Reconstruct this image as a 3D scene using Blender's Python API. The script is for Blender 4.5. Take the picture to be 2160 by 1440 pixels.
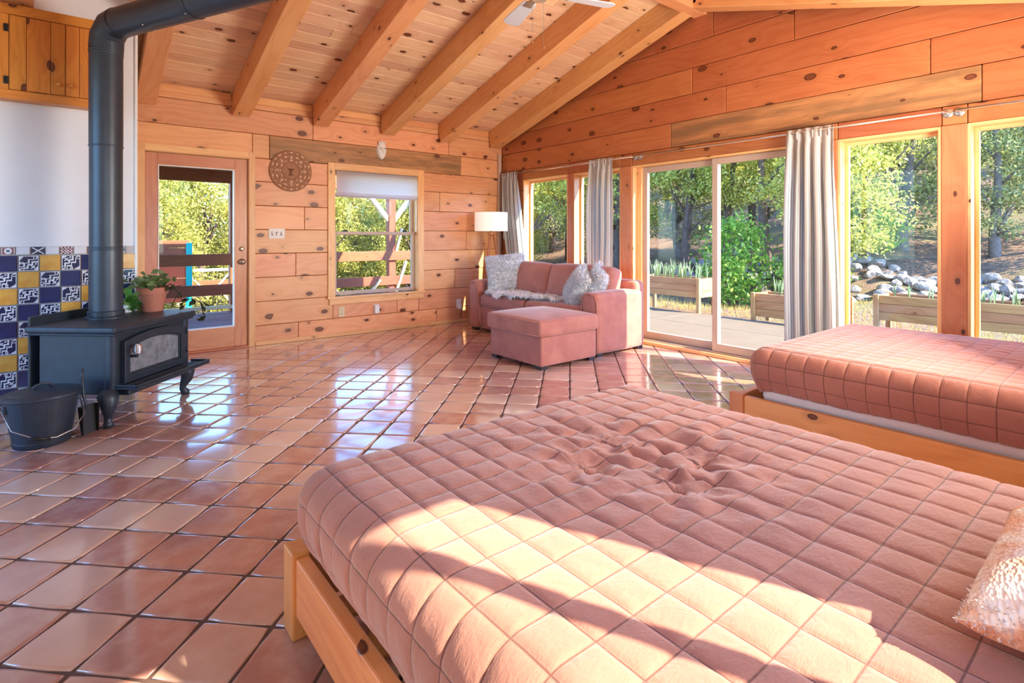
import bpy, bmesh, math, random
import numpy as np
from mathutils import Matrix, Vector
R = math.radians
SC = bpy.context.scene
COL = SC.collection
for o in list(bpy.data.objects):
    bpy.data.objects.remove(o)
random.seed(7)

# ------------------------------------------------------------------ camera
CAM_H = 1.22
cam_d = bpy.data.cameras.new('camera')
cam = bpy.data.objects.new('camera', cam_d)
COL.objects.link(cam)
cam.location = (0, 0, CAM_H)
cam.rotation_euler = (R(90), 0, R(51.1 - 90))
cam_d.sensor_width = 36
cam_d.lens = 1140 / 2160 * 36
cam_d.shift_y = -(720 - 499) / 2160
cam_d.clip_start = 0.02
cam_d.clip_end = 400
SC.camera = cam

# ------------------------------------------------------------------ colour management, sky, sun, added fill lights
SC.view_settings.view_transform = 'Standard'
SC.view_settings.look = 'None'
SC.view_settings.gamma = 1
SC.view_settings.exposure = 0.68
SC.view_settings.use_curve_mapping = False
SC.cycles.use_denoising = True
SC.cycles.max_bounces = 8
SC.cycles.diffuse_bounces = 4
SC.cycles.glossy_bounces = 3
SC.cycles.transparent_max_bounces = 12
SC.cycles.sample_clamp_indirect = 6
SC.cycles.caustics_reflective = False
SC.cycles.caustics_refractive = False

SUN_EL = 38.0
SUN_TRAVEL = Vector((-0.40, 0.917, 0)).normalized()
world = bpy.data.worlds.new('sky')
SC.world = world
world.use_nodes = True
wn = world.node_tree
wn.nodes.clear()
sky = wn.nodes.new('ShaderNodeTexSky')
sky.sky_type = 'NISHITA'
sky.sun_disc = False
sky.sun_elevation = R(SUN_EL)
sky.sun_rotation = math.atan2(-SUN_TRAVEL.x, -SUN_TRAVEL.y)
sky.altitude = 2000
sky.dust_density = 0.3
sky.ozone_density = 2.0
bg = wn.nodes.new('ShaderNodeBackground')
bg.inputs['Strength'].default_value = 1.0
wo = wn.nodes.new('ShaderNodeOutputWorld')
tint = wn.nodes.new('ShaderNodeMix')
tint.data_type = 'RGBA'
tint.blend_type = 'MULTIPLY'
tint.inputs[0].default_value = 1.0
tint.inputs[7].default_value = (0.62, 0.86, 1.12, 1)      # clear mountain-blue sky
wn.links.new(sky.outputs[0], tint.inputs[6])
wn.links.new(tint.outputs[2], bg.inputs['Color'])
wn.links.new(bg.outputs[0], wo.inputs['Surface'])


def light(name, kind, loc, energy, color=(1, 1, 1), **kw):
    d = bpy.data.lights.new(name, kind)
    d.energy = energy
    d.color = color
    for k, v in kw.items():
        setattr(d, k, v)
    o = bpy.data.objects.new(name, d)
    COL.objects.link(o)
    o.location = loc
    return o


sun = light('sun', 'SUN', (0, -20, 20), 12.5, (1.0, 0.88, 0.68), angle=R(0.6))
trav = Vector((SUN_TRAVEL.x * math.cos(R(SUN_EL)), SUN_TRAVEL.y * math.cos(R(SUN_EL)), -math.sin(R(SUN_EL))))
sun.rotation_euler = trav.to_track_quat('-Z', 'Y').to_euler()

fill_a = light('fill_area_light', 'AREA', (3.8, 0.0, 1.45), 140, (1.0, 0.92, 0.82), shape='RECTANGLE', size=1.4, size_y=0.9)  # added area fill out of view, brightens door wall and ceiling
fill_a.rotation_euler = Vector((-0.45, 0.75, 0.48)).to_track_quat('-Z', 'Y').to_euler()
fill_b = light('fill_point_light', 'POINT', (-0.3, 0.0, 1.75), 20, (1.0, 0.94, 0.86), shadow_soft_size=0.25)  # added point fill beside the camera, no fixture in the room


# ------------------------------------------------------------------ helpers
def lin(c):
    out = []
    for v in c:
        v = v / 255
        out.append(v / 12.92 if v <= 0.04045 else ((v + 0.055) / 1.055) ** 2.4)
    return (out[0], out[1], out[2], 1)


class Mat:
    """small node builder around one Principled material"""
    def __init__(self, name, color=(128, 128, 128), rough=0.6, metal=0.0, spec=0.5):
        self.m = bpy.data.materials.new(name)
        self.m.use_nodes = True
        self.nt = self.m.node_tree
        self.p = self.nt.nodes['Principled BSDF']
        self.out = self.nt.nodes['Material Output']
        self.p.inputs['Base Color'].default_value = lin(color)
        self.p.inputs['Roughness'].default_value = rough
        self.p.inputs['Metallic'].default_value = metal
        self.p.inputs['Specular IOR Level'].default_value = spec

    def n(self, t, **kw):
        nd = self.nt.nodes.new(t)
        for k, v in kw.items():
            setattr(nd, k, v)
        return nd

    def link(self, a, b):
        self.nt.links.new(a, b)

    def val(self, sock, v):
        if hasattr(v, 'is_output') or isinstance(v, bpy.types.NodeSocket):
            self.link(v, sock)
        else:
            sock.default_value = v

    def math(self, op, a, b=0.0, c=None, clamp=False):
        nd = self.n('ShaderNodeMath', operation=op)
        nd.use_clamp = clamp
        self.val(nd.inputs[0], a)
        self.val(nd.inputs[1], b)
        if c is not None:
            self.val(nd.inputs[2], c)
        return nd.outputs[0]

    def vmath(self, op, a, b):
        nd = self.n('ShaderNodeVectorMath', operation=op)
        self.val(nd.inputs[0], a)
        self.val(nd.inputs[1], b)
        return nd.outputs[0]

    def mix(self, f, a, b, blend='MIX'):
        nd = self.n('ShaderNodeMix', data_type='RGBA', blend_type=blend)
        self.val(nd.inputs[0], f)
        self.val(nd.inputs[6], a)
        self.val(nd.inputs[7], b)
        return nd.outputs[2]

    def noise(self, vec, scale=5.0, detail=2.0, rough=0.5, dist=0.0):
        nd = self.n('ShaderNodeTexNoise')
        self.link(vec, nd.inputs['Vector'])
        nd.inputs['Scale'].default_value = scale
        nd.inputs['Detail'].default_value = detail
        nd.inputs['Roughness'].default_value = rough
        nd.inputs['Distortion'].default_value = dist
        return nd.outputs[0]

    def ramp(self, f, stops):
        nd = self.n('ShaderNodeValToRGB')
        self.link(f, nd.inputs[0])
        e = nd.color_ramp.elements
        while len(e) < len(stops):
            e.new(0.5)
        for i, (p, c) in enumerate(stops):
            e[i].position = p
            e[i].color = c if len(c) == 4 else lin(c)
        return nd.outputs[0]

    def mrange(self, v, a, b, c=0.0, d=1.0):
        nd = self.n('ShaderNodeMapRange')
        nd.clamp = True
        self.val(nd.inputs[0], v)
        for i, x in enumerate((a, b, c, d)):
            nd.inputs[i + 1].default_value = x
        return nd.outputs[0]

    def obj(self):
        return self.n('ShaderNodeTexCoord').outputs['Object']

    def rnd(self):
        return self.n('ShaderNodeObjectInfo').outputs['Random']

    def island(self):
        return self.n('ShaderNodeNewGeometry').outputs['Random Per Island']

    def bump(self, h, strength=0.3, dist=0.01):
        nd = self.n('ShaderNodeBump')
        nd.inputs['Strength'].default_value = strength
        nd.inputs['Distance'].default_value = dist
        self.link(h, nd.inputs['Height'])
        self.link(nd.outputs[0], self.p.inputs['Normal'])

    def base(self, c):
        self.link(c, self.p.inputs['Base Color'])


def pine(name, light_c, dark_c, knot=1.0, rough=0.42, grain=1.0, weather=0.0):
    """knotty pine; the board's local X runs along the grain"""
    a = Mat(name, rough=rough)
    r = a.rnd()
    off = a.n('ShaderNodeCombineXYZ')
    a.link(a.math('MULTIPLY', r, 31.7), off.inputs[0])
    a.link(a.math('MULTIPLY', r, 17.3), off.inputs[1])
    a.link(a.math('MULTIPLY', r, 9.1), off.inputs[2])
    co = a.vmath('ADD', a.obj(), off.outputs[0])
    # knots
    s0 = a.n('ShaderNodeSeparateXYZ')
    a.link(co, s0.inputs[0])
    cx = a.n('ShaderNodeCombineXYZ')
    a.link(a.math('MULTIPLY', s0.outputs[0], 3.0), cx.inputs[0])
    a.link(a.math('MULTIPLY', a.math('ADD', s0.outputs[1], s0.outputs[2]), 5.2), cx.inputs[1])
    kv = cx.outputs[0]
    vor = a.n('ShaderNodeTexVoronoi')
    vor.voronoi_dimensions = '2D'
    vor.inputs['Scale'].default_value = 1.0
    a.link(kv, vor.inputs['Vector'])
    sep = a.n('ShaderNodeSeparateColor')
    a.link(vor.outputs['Color'], sep.inputs[0])
    dist = vor.outputs['Distance']
    warp = a.noise(a.vmath('MULTIPLY', co, (9, 22, 22)), 1.0, 2.0)
    dist = a.math('ADD', dist, a.math('MULTIPLY', a.math('SUBTRACT', warp, 0.5), 0.05))
    rad = a.math('MULTIPLY', a.mrange(sep.outputs[0], 0.45, 1.0, 0.0, 0.17), knot)
    kn = a.math('SUBTRACT', rad, dist)
    core = a.mrange(kn, -0.010, 0.012)
    core2 = a.mrange(kn, 0.03, 0.05)
    halo = a.mrange(kn, -0.16, 0.0, 0.0, 0.55)
    has = a.mrange(rad, 0.012, 0.03)
    core = a.math('MULTIPLY', core, has)
    halo = a.math('MULTIPLY', halo, has)
    # grain: growth rings bent around the knots + fine streaks
    low = a.noise(a.vmath('MULTIPLY', co, (0.7, 3.0, 3.0)), 1.0, 2.0)
    bend = a.math('MULTIPLY', a.mrange(dist, 0.0, 0.42, 1.0, 0.0), has)
    sy = a.n('ShaderNodeSeparateXYZ')
    a.link(co, sy.inputs[0])
    ph = a.math('ADD', a.math('MULTIPLY', a.math('ADD', sy.outputs[1], sy.outputs[2]), 60.0), a.math('MULTIPLY', low, 55.0))
    ph = a.math('ADD', ph, a.math('MULTIPLY', bend, 9.0))
    ring = a.math('MULTIPLY_ADD', a.math('SINE', ph), 0.5, 0.5)
    ring = a.math('POWER', ring, 2.2)
    fine = a.noise(a.vmath('MULTIPLY', co, (2.2, 110, 110)), 1.0, 3.0, 0.6)
    blot = a.noise(a.vmath('MULTIPLY', co, (1.6, 3.0, 3.0)), 1.0, 3.0)
    f = a.math('ADD', a.math('MULTIPLY', ring, 0.26 * grain), a.math('MULTIPLY', a.mrange(fine, 0.35, 0.7), 0.3 * grain))
    f = a.math('ADD', f, a.math('MULTIPLY', a.mrange(blot, 0.35, 0.75), 0.4), clamp=True)
    c = a.mix(f, lin(light_c), lin(dark_c))
    c = a.mix(a.math('MULTIPLY', halo, 0.5), c, lin((150, 92, 50)))
    hsv = a.n('ShaderNodeHueSaturation')
    a.link(c, hsv.inputs['Color'])
    r2 = a.math('FRACT', a.math('MULTIPLY', r, 7.77))
    a.link(a.mrange(r2, 0, 1, 0.9, 1.1), hsv.inputs['Value'])
    r3 = a.math('FRACT', a.math('MULTIPLY', r, 23.3))
    a.link(a.mrange(r3, 0, 1, 0.492, 0.508), hsv.inputs['Hue'])
    c = hsv.outputs[0]
    if weather:
        w = a.noise(a.vmath('MULTIPLY', co, (1.2, 14, 14)), 1.0, 4.0, 0.65)
        c = a.mix(a.mrange(w, 0.4, 0.62, 0.0, weather), c, lin((120, 92, 62)))
    c = a.mix(core, c, lin((84, 42, 22)))
    c = a.mix(a.math('MULTIPLY', core2, core), c, lin((116, 62, 34)))
    a.base(c)
    a.bump(a.math('ADD', a.math('MULTIPLY', ring, 0.5), fine), 0.12, 0.002)
    return a.m


def plain(name, color, rough=0.6, metal=0.0, var=0.12, scale=8.0, spec=0.5, bump=0.0):
    a = Mat(name, color, rough, metal, spec)
    nz = a.noise(a.obj(), scale, 4.0, 0.6)
    c0 = lin(color)
    lo = tuple(x * (1 - var) for x in c0[:3]) + (1,)
    hi = tuple(min(1, x * (1 + var)) for x in c0[:3]) + (1,)
    a.base(a.mix(a.mrange(nz, 0.3, 0.7), lo, hi))
    if bump:
        a.bump(a.noise(a.obj(), scale * 8, 3.0), bump, 0.004)
    return a.m


def glass_mat(name, tint=(250, 252, 250), gloss=1.0):
    a = Mat(name)
    nt = a.nt
    nt.nodes.remove(a.p)
    tr = a.n('ShaderNodeBsdfTransparent')
    tr.inputs[0].default_value = lin(tint)
    gl = a.n('ShaderNodeBsdfGlossy')
    gl.inputs['Roughness'].default_value = 0.0
    fr = a.n('ShaderNodeLayerWeight')
    fr.inputs[0].default_value = 0.5
    mx = a.n('ShaderNodeMixShader')
    sch = a.math('MULTIPLY_ADD', a.math('POWER', fr.outputs['Facing'], 5.0), 0.9, 0.035)
    a.link(a.math('MULTIPLY', sch, gloss * 0.22), mx.inputs[0])
    a.link(tr.outputs[0], mx.inputs[1])
    a.link(gl.outputs[0], mx.inputs[2])
    a.link(mx.outputs[0], a.out.inputs[0])
    return a.m


# ---- object plumbing
def tag(o, label=None, cat=None, group=None, kind=None):
    if label: o['label'] = label
    if cat: o['category'] = cat
    if group: o['group'] = group
    if kind: o['kind'] = kind
    return o


def link(name, me, mat=None, parent=None, mw=None, smooth=False):
    o = bpy.data.objects.new(name, me)
    COL.objects.link(o)
    if mat is not None and not me.materials:
        for m in (mat if isinstance(mat, (list, tuple)) else [mat]):
            me.materials.append(m)
    if parent is not None:
        o.parent = parent
    if mw is not None:
        o.matrix_local = mw
    if smooth:
        me.polygons.foreach_set('use_smooth', [True] * len(me.polygons))
    return o


def empty(name, loc=(0, 0, 0), rz=0.0, label=None, cat=None, group=None, kind=None):
    o = bpy.data.objects.new(name, None)
    COL.objects.link(o)
    o.location = loc
    o.rotation_euler = (0, 0, rz)
    o.empty_display_size = 0.1
    return tag(o, label, cat, group, kind)


def copy_tree(o, parent=None):
    c = o.copy()
    COL.objects.link(c)
    c.parent = parent
    for ch in list(o.children):
        copy_tree(ch, c)
    return c


def axes(o, x, y, z):
    """matrix from an origin and three axes"""
    x, y, z = Vector(x), Vector(y), Vector(z)
    m = Matrix.Identity(4)
    for i in range(3):
        m[i][0], m[i][1], m[i][2], m[i][3] = x[i], y[i], z[i], o[i]
    return m


class MB:
    """mesh accumulator"""
    def __init__(self):
        self.v, self.f = [], []

    def add(self, vs, fs):
        k = len(self.v)
        self.v.extend([tuple(p) for p in vs])
        self.f.extend([tuple(i + k for i in q) for q in fs])
        return self

    def box(self, c, s, rot=None):
        hx, hy, hz = s[0] / 2, s[1] / 2, s[2] / 2
        ps = [Vector((x, y, z)) for x in (-hx, hx) for y in (-hy, hy) for z in (-hz, hz)]
        if rot is not None:
            ps = [rot @ p for p in ps]
        ps = [p + Vector(c) for p in ps]
        return self.add(ps, [(0, 1, 3, 2), (4, 6, 7, 5), (0, 4, 5, 1), (2, 3, 7, 6), (0, 2, 6, 4), (1, 5, 7, 3)])

    def span(self, a, b):
        return self.box([(a[i] + b[i]) / 2 for i in range(3)], [abs(b[i] - a[i]) for i in range(3)])

    def bar(self, a, b, w, h):
        a, b = Vector(a), Vector(b)
        d = b - a
        q = d.to_track_quat('X', 'Z').to_matrix()
        return self.box((a + b) / 2, (d.length, w, h), q)

    def tube(self, pts, r, seg=10, cap=True):
        pts = [Vector(p) for p in pts]
        n = len(pts)
        rs = r if isinstance(r, (list, tuple)) else [r] * n
        k = len(self.v)
        up = Vector((0.013, 0.021, 1.0))
        prev = None
        for i, p in enumerate(pts):
            d = (pts[min(i + 1, n - 1)] - pts[max(i - 1, 0)]).normalized()
            if prev is None:
                ref = up if abs(d.dot(up.normalized())) < 0.95 else Vector((1, 0.02, 0))
                x = d.cross(ref).normalized()
            else:
                x = (prev - d * prev.dot(d)).normalized()
            prev = x
            y = d.cross(x)
            for j in range(seg):
                t = 2 * math.pi * j / seg
                self.v.append(tuple(p + (x * math.cos(t) + y * math.sin(t)) * rs[i]))
        for i in range(n - 1):
            for j in range(seg):
                a, b = k + i * seg + j, k + i * seg + (j + 1) % seg
                self.f.append((a, b, b + seg, a + seg))
        if cap:
            self.f.append(tuple(k + j for j in range(seg))[::-1])
            self.f.append(tuple(k + (n - 1) * seg + j for j in range(seg)))
        return self

    def lathe(self, prof, seg=24, c=(0, 0, 0), sx=1.0, sy=1.0):
        k = len(self.v)
        for r, z in prof:
            for j in range(seg):
                t = 2 * math.pi * j / seg
                self.v.append((c[0] + r * sx * math.cos(t), c[1] + r * sy * math.sin(t), c[2] + z))
        for i in range(len(prof) - 1):
            for j in range(seg):
                a, b = k + i * seg + j, k + i * seg + (j + 1) % seg
                self.f.append((a, b, b + seg, a + seg))
        return self

    def prism(self, poly, z0, z1):
        n = len(poly)
        vs = [(x, y, z0) for x, y in poly] + [(x, y, z1) for x, y in poly]
        fs = [tuple(range(n))[::-1], tuple(range(n, 2 * n))]
        fs += [(i, (i + 1) % n, n + (i + 1) % n, n + i) for i in range(n)]
        return self.add(vs, fs)

    def mesh(self, name='m', bevel=0.0, seg=2, smooth=False):
        me = bpy.data.meshes.new(name)
        me.from_pydata(self.v, [], self.f)
        bm = bmesh.new()
        bm.from_mesh(me)
        bmesh.ops.recalc_face_normals(bm, faces=bm.faces)
        if bevel:
            ed = [e for e in bm.edges if len(e.link_faces) == 2 and e.calc_face_angle(0) > 0.6]
            bmesh.ops.bevel(bm, geom=ed, offset=bevel, segments=seg, profile=0.5, affect='EDGES', clamp_overlap=True)
        bm.to_mesh(me)
        bm.free()
        if smooth:
            me.polygons.foreach_set('use_smooth', [True] * len(me.polygons))
        return me

    def obj(self, name, mat, parent=None, bevel=0.0, seg=2, smooth=False, mw=None):
        return link(name, self.mesh(name, bevel, seg, smooth), mat, parent, mw)


def np_mesh(name, V, F, smooth=True):
    me = bpy.data.meshes.new(name)
    V = np.asarray(V, dtype=np.float32)
    F = np.asarray(F, dtype=np.int32)
    me.vertices.add(len(V))
    me.vertices.foreach_set('co', V.ravel())
    k = F.shape[1]
    me.loops.add(F.size)
    me.loops.foreach_set('vertex_index', F.ravel())
    me.polygons.add(len(F))
    me.polygons.foreach_set('loop_start', np.arange(0, F.size, k, dtype=np.int32))
    me.polygons.foreach_set('loop_total', np.full(len(F), k, dtype=np.int32))
    if smooth:
        me.polygons.foreach_set('use_smooth', np.ones(len(F), dtype=bool))
    me.update(calc_edges=True)
    return me


def grid_faces(nu, nv):
    i = np.arange((nu - 1) * (nv - 1))
    a = (i // (nv - 1)) * nv + i % (nv - 1)
    return np.stack([a, a + nv, a + nv + 1, a + 1], 1)


def set_uv(me, uv):
    lay = me.uv_layers.new(name='UVMap')
    idx = np.empty(len(me.loops), dtype=np.int32)
    me.loops.foreach_get('vertex_index', idx)
    lay.data.foreach_set('uv', np.asarray(uv, dtype=np.float32)[idx].ravel())


def vnoise(x, y, seed=0):
    """smooth value noise on arrays"""
    rs = np.random.RandomState(seed)
    T = rs.rand(256, 256)
    xi, yi = np.floor(x).astype(int), np.floor(y).astype(int)
    fx, fy = x - xi, y - yi
    fx, fy = fx * fx * (3 - 2 * fx), fy * fy * (3 - 2 * fy)
    g = lambda a, b: T[a % 256, b % 256]
    return (g(xi, yi) * (1 - fx) + g(xi + 1, yi) * fx) * (1 - fy) + (g(xi, yi + 1) * (1 - fx) + g(xi + 1, yi + 1) * fx) * fy


def soft_box(sx, sy, sz, r=0.05, n=8, bulge=(0, 0, 0), pinch=0.0):
    """rounded upholstery block centred on the origin"""
    h = (sx / 2, sy / 2, sz / 2)

    def ax(hh):
        rr = min(r, hh * 0.98)
        mid = list(np.linspace(-(hh - rr), hh - rr, n))
        return np.array([-hh, -(hh - 0.25 * rr), -(hh - 0.6 * rr)] + mid + [hh - 0.6 * rr, hh - 0.25 * rr, hh]), rr
    A = [ax(q) for q in h]
    V, F = [], []
    k = 0
    for d in range(3):
        u, v = (d + 1) % 3, (d + 2) % 3
        U, W = np.meshgrid(A[u][0], A[v][0], indexing='ij')
        for s in (-1, 1):
            P = np.zeros(U.shape + (3,))
            P[..., u], P[..., v], P[..., d] = U, W, s * h[d]
            V.append(P.reshape(-1, 3))
            f = grid_faces(*U.shape) + k
            F.append(f if s > 0 else f[:, ::-1])
            k += U.size
    V, F = np.concatenate(V), np.concatenate(F)
    inner = np.stack([np.clip(V[:, i], -(h[i] - A[i][1]), h[i] - A[i][1]) for i in range(3)], 1)
    dl = V - inner
    ln = np.linalg.norm(dl, axis=1, keepdims=True) + 1e-9
    rr = np.array([A[i][1] for i in range(3)])
    V = inner + dl / ln * np.minimum(rr, r)
    q = V / np.array(h)
    for i in range(3):
        if bulge[i]:
            j, m = (i + 1) % 3, (i + 2) % 3
            V[:, i] += bulge[i] * np.clip(1 - q[:, j] ** 2, 0, 1) * np.clip(1 - q[:, m] ** 2, 0, 1) * np.sign(V[:, i]) * (np.abs(q[:, i]) > 0.4)
    return V, F


def pillow_pts(w, hgt, t, n=26, sag=0.0):
    """throw cushion lying in local XY, thickness along Z"""
    s = np.linspace(-1, 1, n)
    U, W = np.meshgrid(s, s, indexing='ij')
    edge = np.clip((1 - np.abs(U) ** 2.6) * (1 - np.abs(W) ** 2.6), 0, 1) ** 0.42
    pin = 1 - 0.10 * (1 - np.abs(U) ** 2) * np.abs(W) ** 4 
    pin2 = 1 - 0.10 * (1 - np.abs(W) ** 2) * np.abs(U) ** 4
    X, Y = U * w / 2 * pin2, W * hgt / 2 * pin
    Zt = t / 2 * edge
    top = np.stack([X, Y, Zt], -1).reshape(-1, 3)
    bot = np.stack([X, Y, -Zt], -1).reshape(-1, 3)
    F = grid_faces(n, n)
    return np.concatenate([top, bot]), np.concatenate([F, F[:, ::-1] + n * n])


def rounded(name, s, mat, parent, loc=(0, 0, 0), r=0.01, seg=3, rz=0.0):
    mb = MB().box((0, 0, 0), s)
    o = mb.obj(name, mat, parent, bevel=r, seg=seg, smooth=False)
    o.location = loc
    o.rotation_euler = (0, 0, rz)
    return o


def clip_poly(poly, a, b, c):
    """keep a*x+b*y<=c"""
    out = []
    for i in range(len(poly)):
        p, q = poly[i], poly[(i + 1) % len(poly)]
        dp, dq = a * p[0] + b * p[1] - c, a * q[0] + b * q[1] - c
        if dp <= 0:
            out.append(p)
        if (dp < 0 < dq) or (dq < 0 < dp):
            t = dp / (dp - dq)
            out.append((p[0] + (q[0] - p[0]) * t, p[1] + (q[1] - p[1]) * t))
    return out


def plank(name, poly, t, mat, parent, frame, bevel=0.004):
    """board from a polygon in the frame's XY plane, face at z=0, thickness t behind it"""
    if len(poly) < 3:
        return None
    cx = sum(p[0] for p in poly) / len(poly)
    cy = sum(p[1] for p in poly) / len(poly)
    mb = MB().prism([(x - cx, y - cy) for x, y in poly], -t, 0)
    return mb.obj(name, mat, parent, bevel=bevel, seg=1, mw=frame @ Matrix.Translation((cx, cy, 0)))


# ------------------------------------------------------------------ materials
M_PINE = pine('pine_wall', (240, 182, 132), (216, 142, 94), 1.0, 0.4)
M_GABLE_SHADED = pine('pine_gable_shaded', (194, 122, 76), (164, 90, 50), 1.0, 0.42)  # same pine darkened: shade of the backlit gable put into the colour
M_PINE_GREY = pine('pine_weathered', (206, 144, 96), (160, 106, 66), 0.8, 0.5, weather=0.75)
M_CEIL = pine('pine_ceiling', (240, 204, 166), (216, 166, 124), 0.8, 0.5)
M_BEAM = pine('pine_beam', (236, 178, 122), (212, 140, 86), 0.5, 0.45)
M_TRIM = pine('pine_trim', (244, 200, 142), (226, 164, 104), 0.4, 0.38)
M_POST = pine('pine_post', (208, 132, 92), (178, 98, 66), 0.55, 0.45)
M_DOOR = pine('fir_door', (222, 160, 122), (190, 124, 90), 0.0, 0.3)
M_BED = pine('pine_bed', (230, 160, 100), (204, 126, 72), 0.6, 0.45)
M_CAB = pine('pine_cabinet', (222, 144, 62), (190, 106, 40), 0.7, 0.38)
M_CEDAR = pine('cedar_planter', (214, 166, 112), (170, 116, 72), 0.8, 0.7)
M_PORCH = pine('porch_wood', (166, 92, 56), (120, 62, 40), 0.4, 0.6)
M_DECK = pine('deck_wood', (136, 96, 92), (104, 72, 72), 0.2, 0.6)
M_PALE = pine('pale_rail_wood', (232, 206, 166), (204, 168, 126), 0.3, 0.6)
M_LAMPLEG = pine('lamp_leg_wood', (190, 122, 74), (158, 92, 52), 0.0, 0.4)
M_BACK = plain('board_backing', (70, 36, 20), 0.9)
M_WHITEWALL = plain('white_plaster', (232, 234, 238), 0.8, var=0.03, scale=2.0, bump=0.05)
M_WHITE = plain('white_paint', (238, 238, 236), 0.5, var=0.02)
M_VINYL = plain('vinyl_frame', (196, 176, 160), 0.4, var=0.04)
M_IRON = plain('stove_iron', (46, 56, 68), 0.42, 0.2, var=0.15, scale=14, bump=0.08)
M_PIPE = plain('stove_pipe_steel', (64, 74, 86), 0.38, 0.35, var=0.12, scale=5)
M_STOVEGLASS = plain('sooty_stove_glass', (120, 128, 136), 0.12, 0.0, var=0.35, scale=18)
M_CHROME = plain('chrome', (214, 214, 214), 0.22, 1.0, var=0.04)
M_STEEL = plain('brushed_steel', (190, 188, 184), 0.3, 0.9, var=0.05)
M_BLACK = plain('black_metal', (30, 28, 28), 0.45, 0.2)
M_BRASS = plain('aged_nickel', (176, 160, 140), 0.3, 0.8)
M_OUTLET = plain('ivory_plastic', (222, 210, 170), 0.4, var=0.02)
M_SOFA = Mat('rose_microsuede', (196, 128, 114), 0.85)
_n = M_SOFA.noise(M_SOFA.obj(), 6.0, 5.0, 0.6)
M_SOFA.base(M_SOFA.mix(M_SOFA.mrange(_n, 0.3, 0.7), lin((166, 104, 94)), lin((188, 126, 112))))
M_SOFA.p.inputs['Sheen Weight'].default_value = 0.35
M_SOFA.p.inputs['Sheen Roughness'].default_value = 0.4
M_SOFA = M_SOFA.m
M_PIPING = plain('rose_piping', (138, 66, 58), 0.8)
M_FOOT = plain('dark_foot', (44, 30, 28), 0.5)


def fabric(name, c0, c1, scale=60.0, sheen=0.7, crinkle=0.0):
    a = Mat(name, c0, 0.9)
    n1 = a.noise(a.obj(), 3.0, 4.0, 0.6)
    n2 = a.noise(a.vmath('MULTIPLY', a.obj(), (1.0, 6.0, 1.0)), scale, 2.0)
    f = a.math('ADD', a.math('MULTIPLY', a.mrange(n1, 0.3, 0.7), 0.6), a.math('MULTIPLY', n2, 0.4))
    a.base(a.mix(f, lin(c0), lin(c1)))
    a.p.inputs['Sheen Weight'].default_value = sheen
    h = n2
    if crinkle:
        n3 = a.noise(a.vmath('MULTIPLY', a.obj(), (1.0, 1.6, 1.0)), 26.0, 3.0, 0.6, 0.8)
        h = a.math('ADD', n2, a.math('MULTIPLY', n3, 3.0 * crinkle))
    a.bump(h, 0.2 if crinkle else 0.15, 0.006 if crinkle else 0.003)
    return a.m


M_QUILT = fabric('clay_pink_quilt', (190, 126, 104), (150, 90, 74), sheen=0.35, crinkle=1.0)
_qt = M_QUILT.node_tree
_uv = _qt.nodes.new('ShaderNodeTexCoord')
_fr = _qt.nodes.new('ShaderNodeVectorMath')
_fr.operation = 'FRACTION'
_sh = _qt.nodes.new('ShaderNodeVectorMath')
_sh.operation = 'ADD'
_sh.inputs[1].default_value = (0.5, 0.5, 0.5)
_qt.links.new(_uv.outputs['UV'], _sh.inputs[0])
_qt.links.new(_sh.outputs[0], _fr.inputs[0])
_s2 = _qt.nodes.new('ShaderNodeVectorMath')
_s2.operation = 'SUBTRACT'
_s2.inputs[1].default_value = (0.5, 0.5, 0.5)
_qt.links.new(_fr.outputs[0], _s2.inputs[0])
_ab = _qt.nodes.new('ShaderNodeVectorMath')
_ab.operation = 'ABSOLUTE'
_qt.links.new(_s2.outputs[0], _ab.inputs[0])
_sp = _qt.nodes.new('ShaderNodeSeparateXYZ')
_qt.links.new(_ab.outputs[0], _sp.inputs[0])
_mn = _qt.nodes.new('ShaderNodeMath')
_mn.operation = 'MINIMUM'
_qt.links.new(_sp.outputs[0], _mn.inputs[0])
_qt.links.new(_sp.outputs[1], _mn.inputs[1])
_mr = _qt.nodes.new('ShaderNodeMapRange')
_mr.inputs[1].default_value = 0.01
_mr.inputs[2].default_value = 0.024
_mr.inputs[3].default_value = 0.85
_mr.inputs[4].default_value = 0.0
_qt.links.new(_mn.outputs[0], _mr.inputs[0])
_mxq = _qt.nodes.new('ShaderNodeMix')
_mxq.data_type = 'RGBA'
_bs = _qt.nodes['Principled BSDF'].inputs['Base Color']
_qt.links.new(_mr.outputs[0], _mxq.inputs[0])
_qt.links.new(_bs.links[0].from_socket, _mxq.inputs[6])
_mxq.inputs[7].default_value = lin((96, 50, 40))     # stitching thread
_qt.links.new(_mxq.outputs[2], _bs)
M_MATTRESS = plain('mattress_ticking', (232, 218, 210), 0.8, var=0.04)
M_FUR = Mat('silver_fur', (206, 212, 220), 0.9)
_i = M_FUR.island()
M_FUR.base(M_FUR.ramp(_i, [(0.0, (170, 180, 196)), (0.4, (230, 234, 240)), (1.0, (252, 252, 252))]))
M_FUR = M_FUR.m
M_SHADE = Mat('lamp_shade_linen', (250, 246, 238), 0.8)
M_SHADE.p.inputs['Emission Color'].default_value = lin((255, 244, 224))
M_SHADE.p.inputs['Emission Strength'].default_value = 0.25
M_SHADE = M_SHADE.m
M_GLASS = glass_mat('window_glass')
M_TERRA = plain('terracotta_pot', (184, 120, 100), 0.7, var=0.12, scale=12)
M_FAN = plain('fan_blade_white', (222, 230, 238), 0.45, var=0.02)

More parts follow.
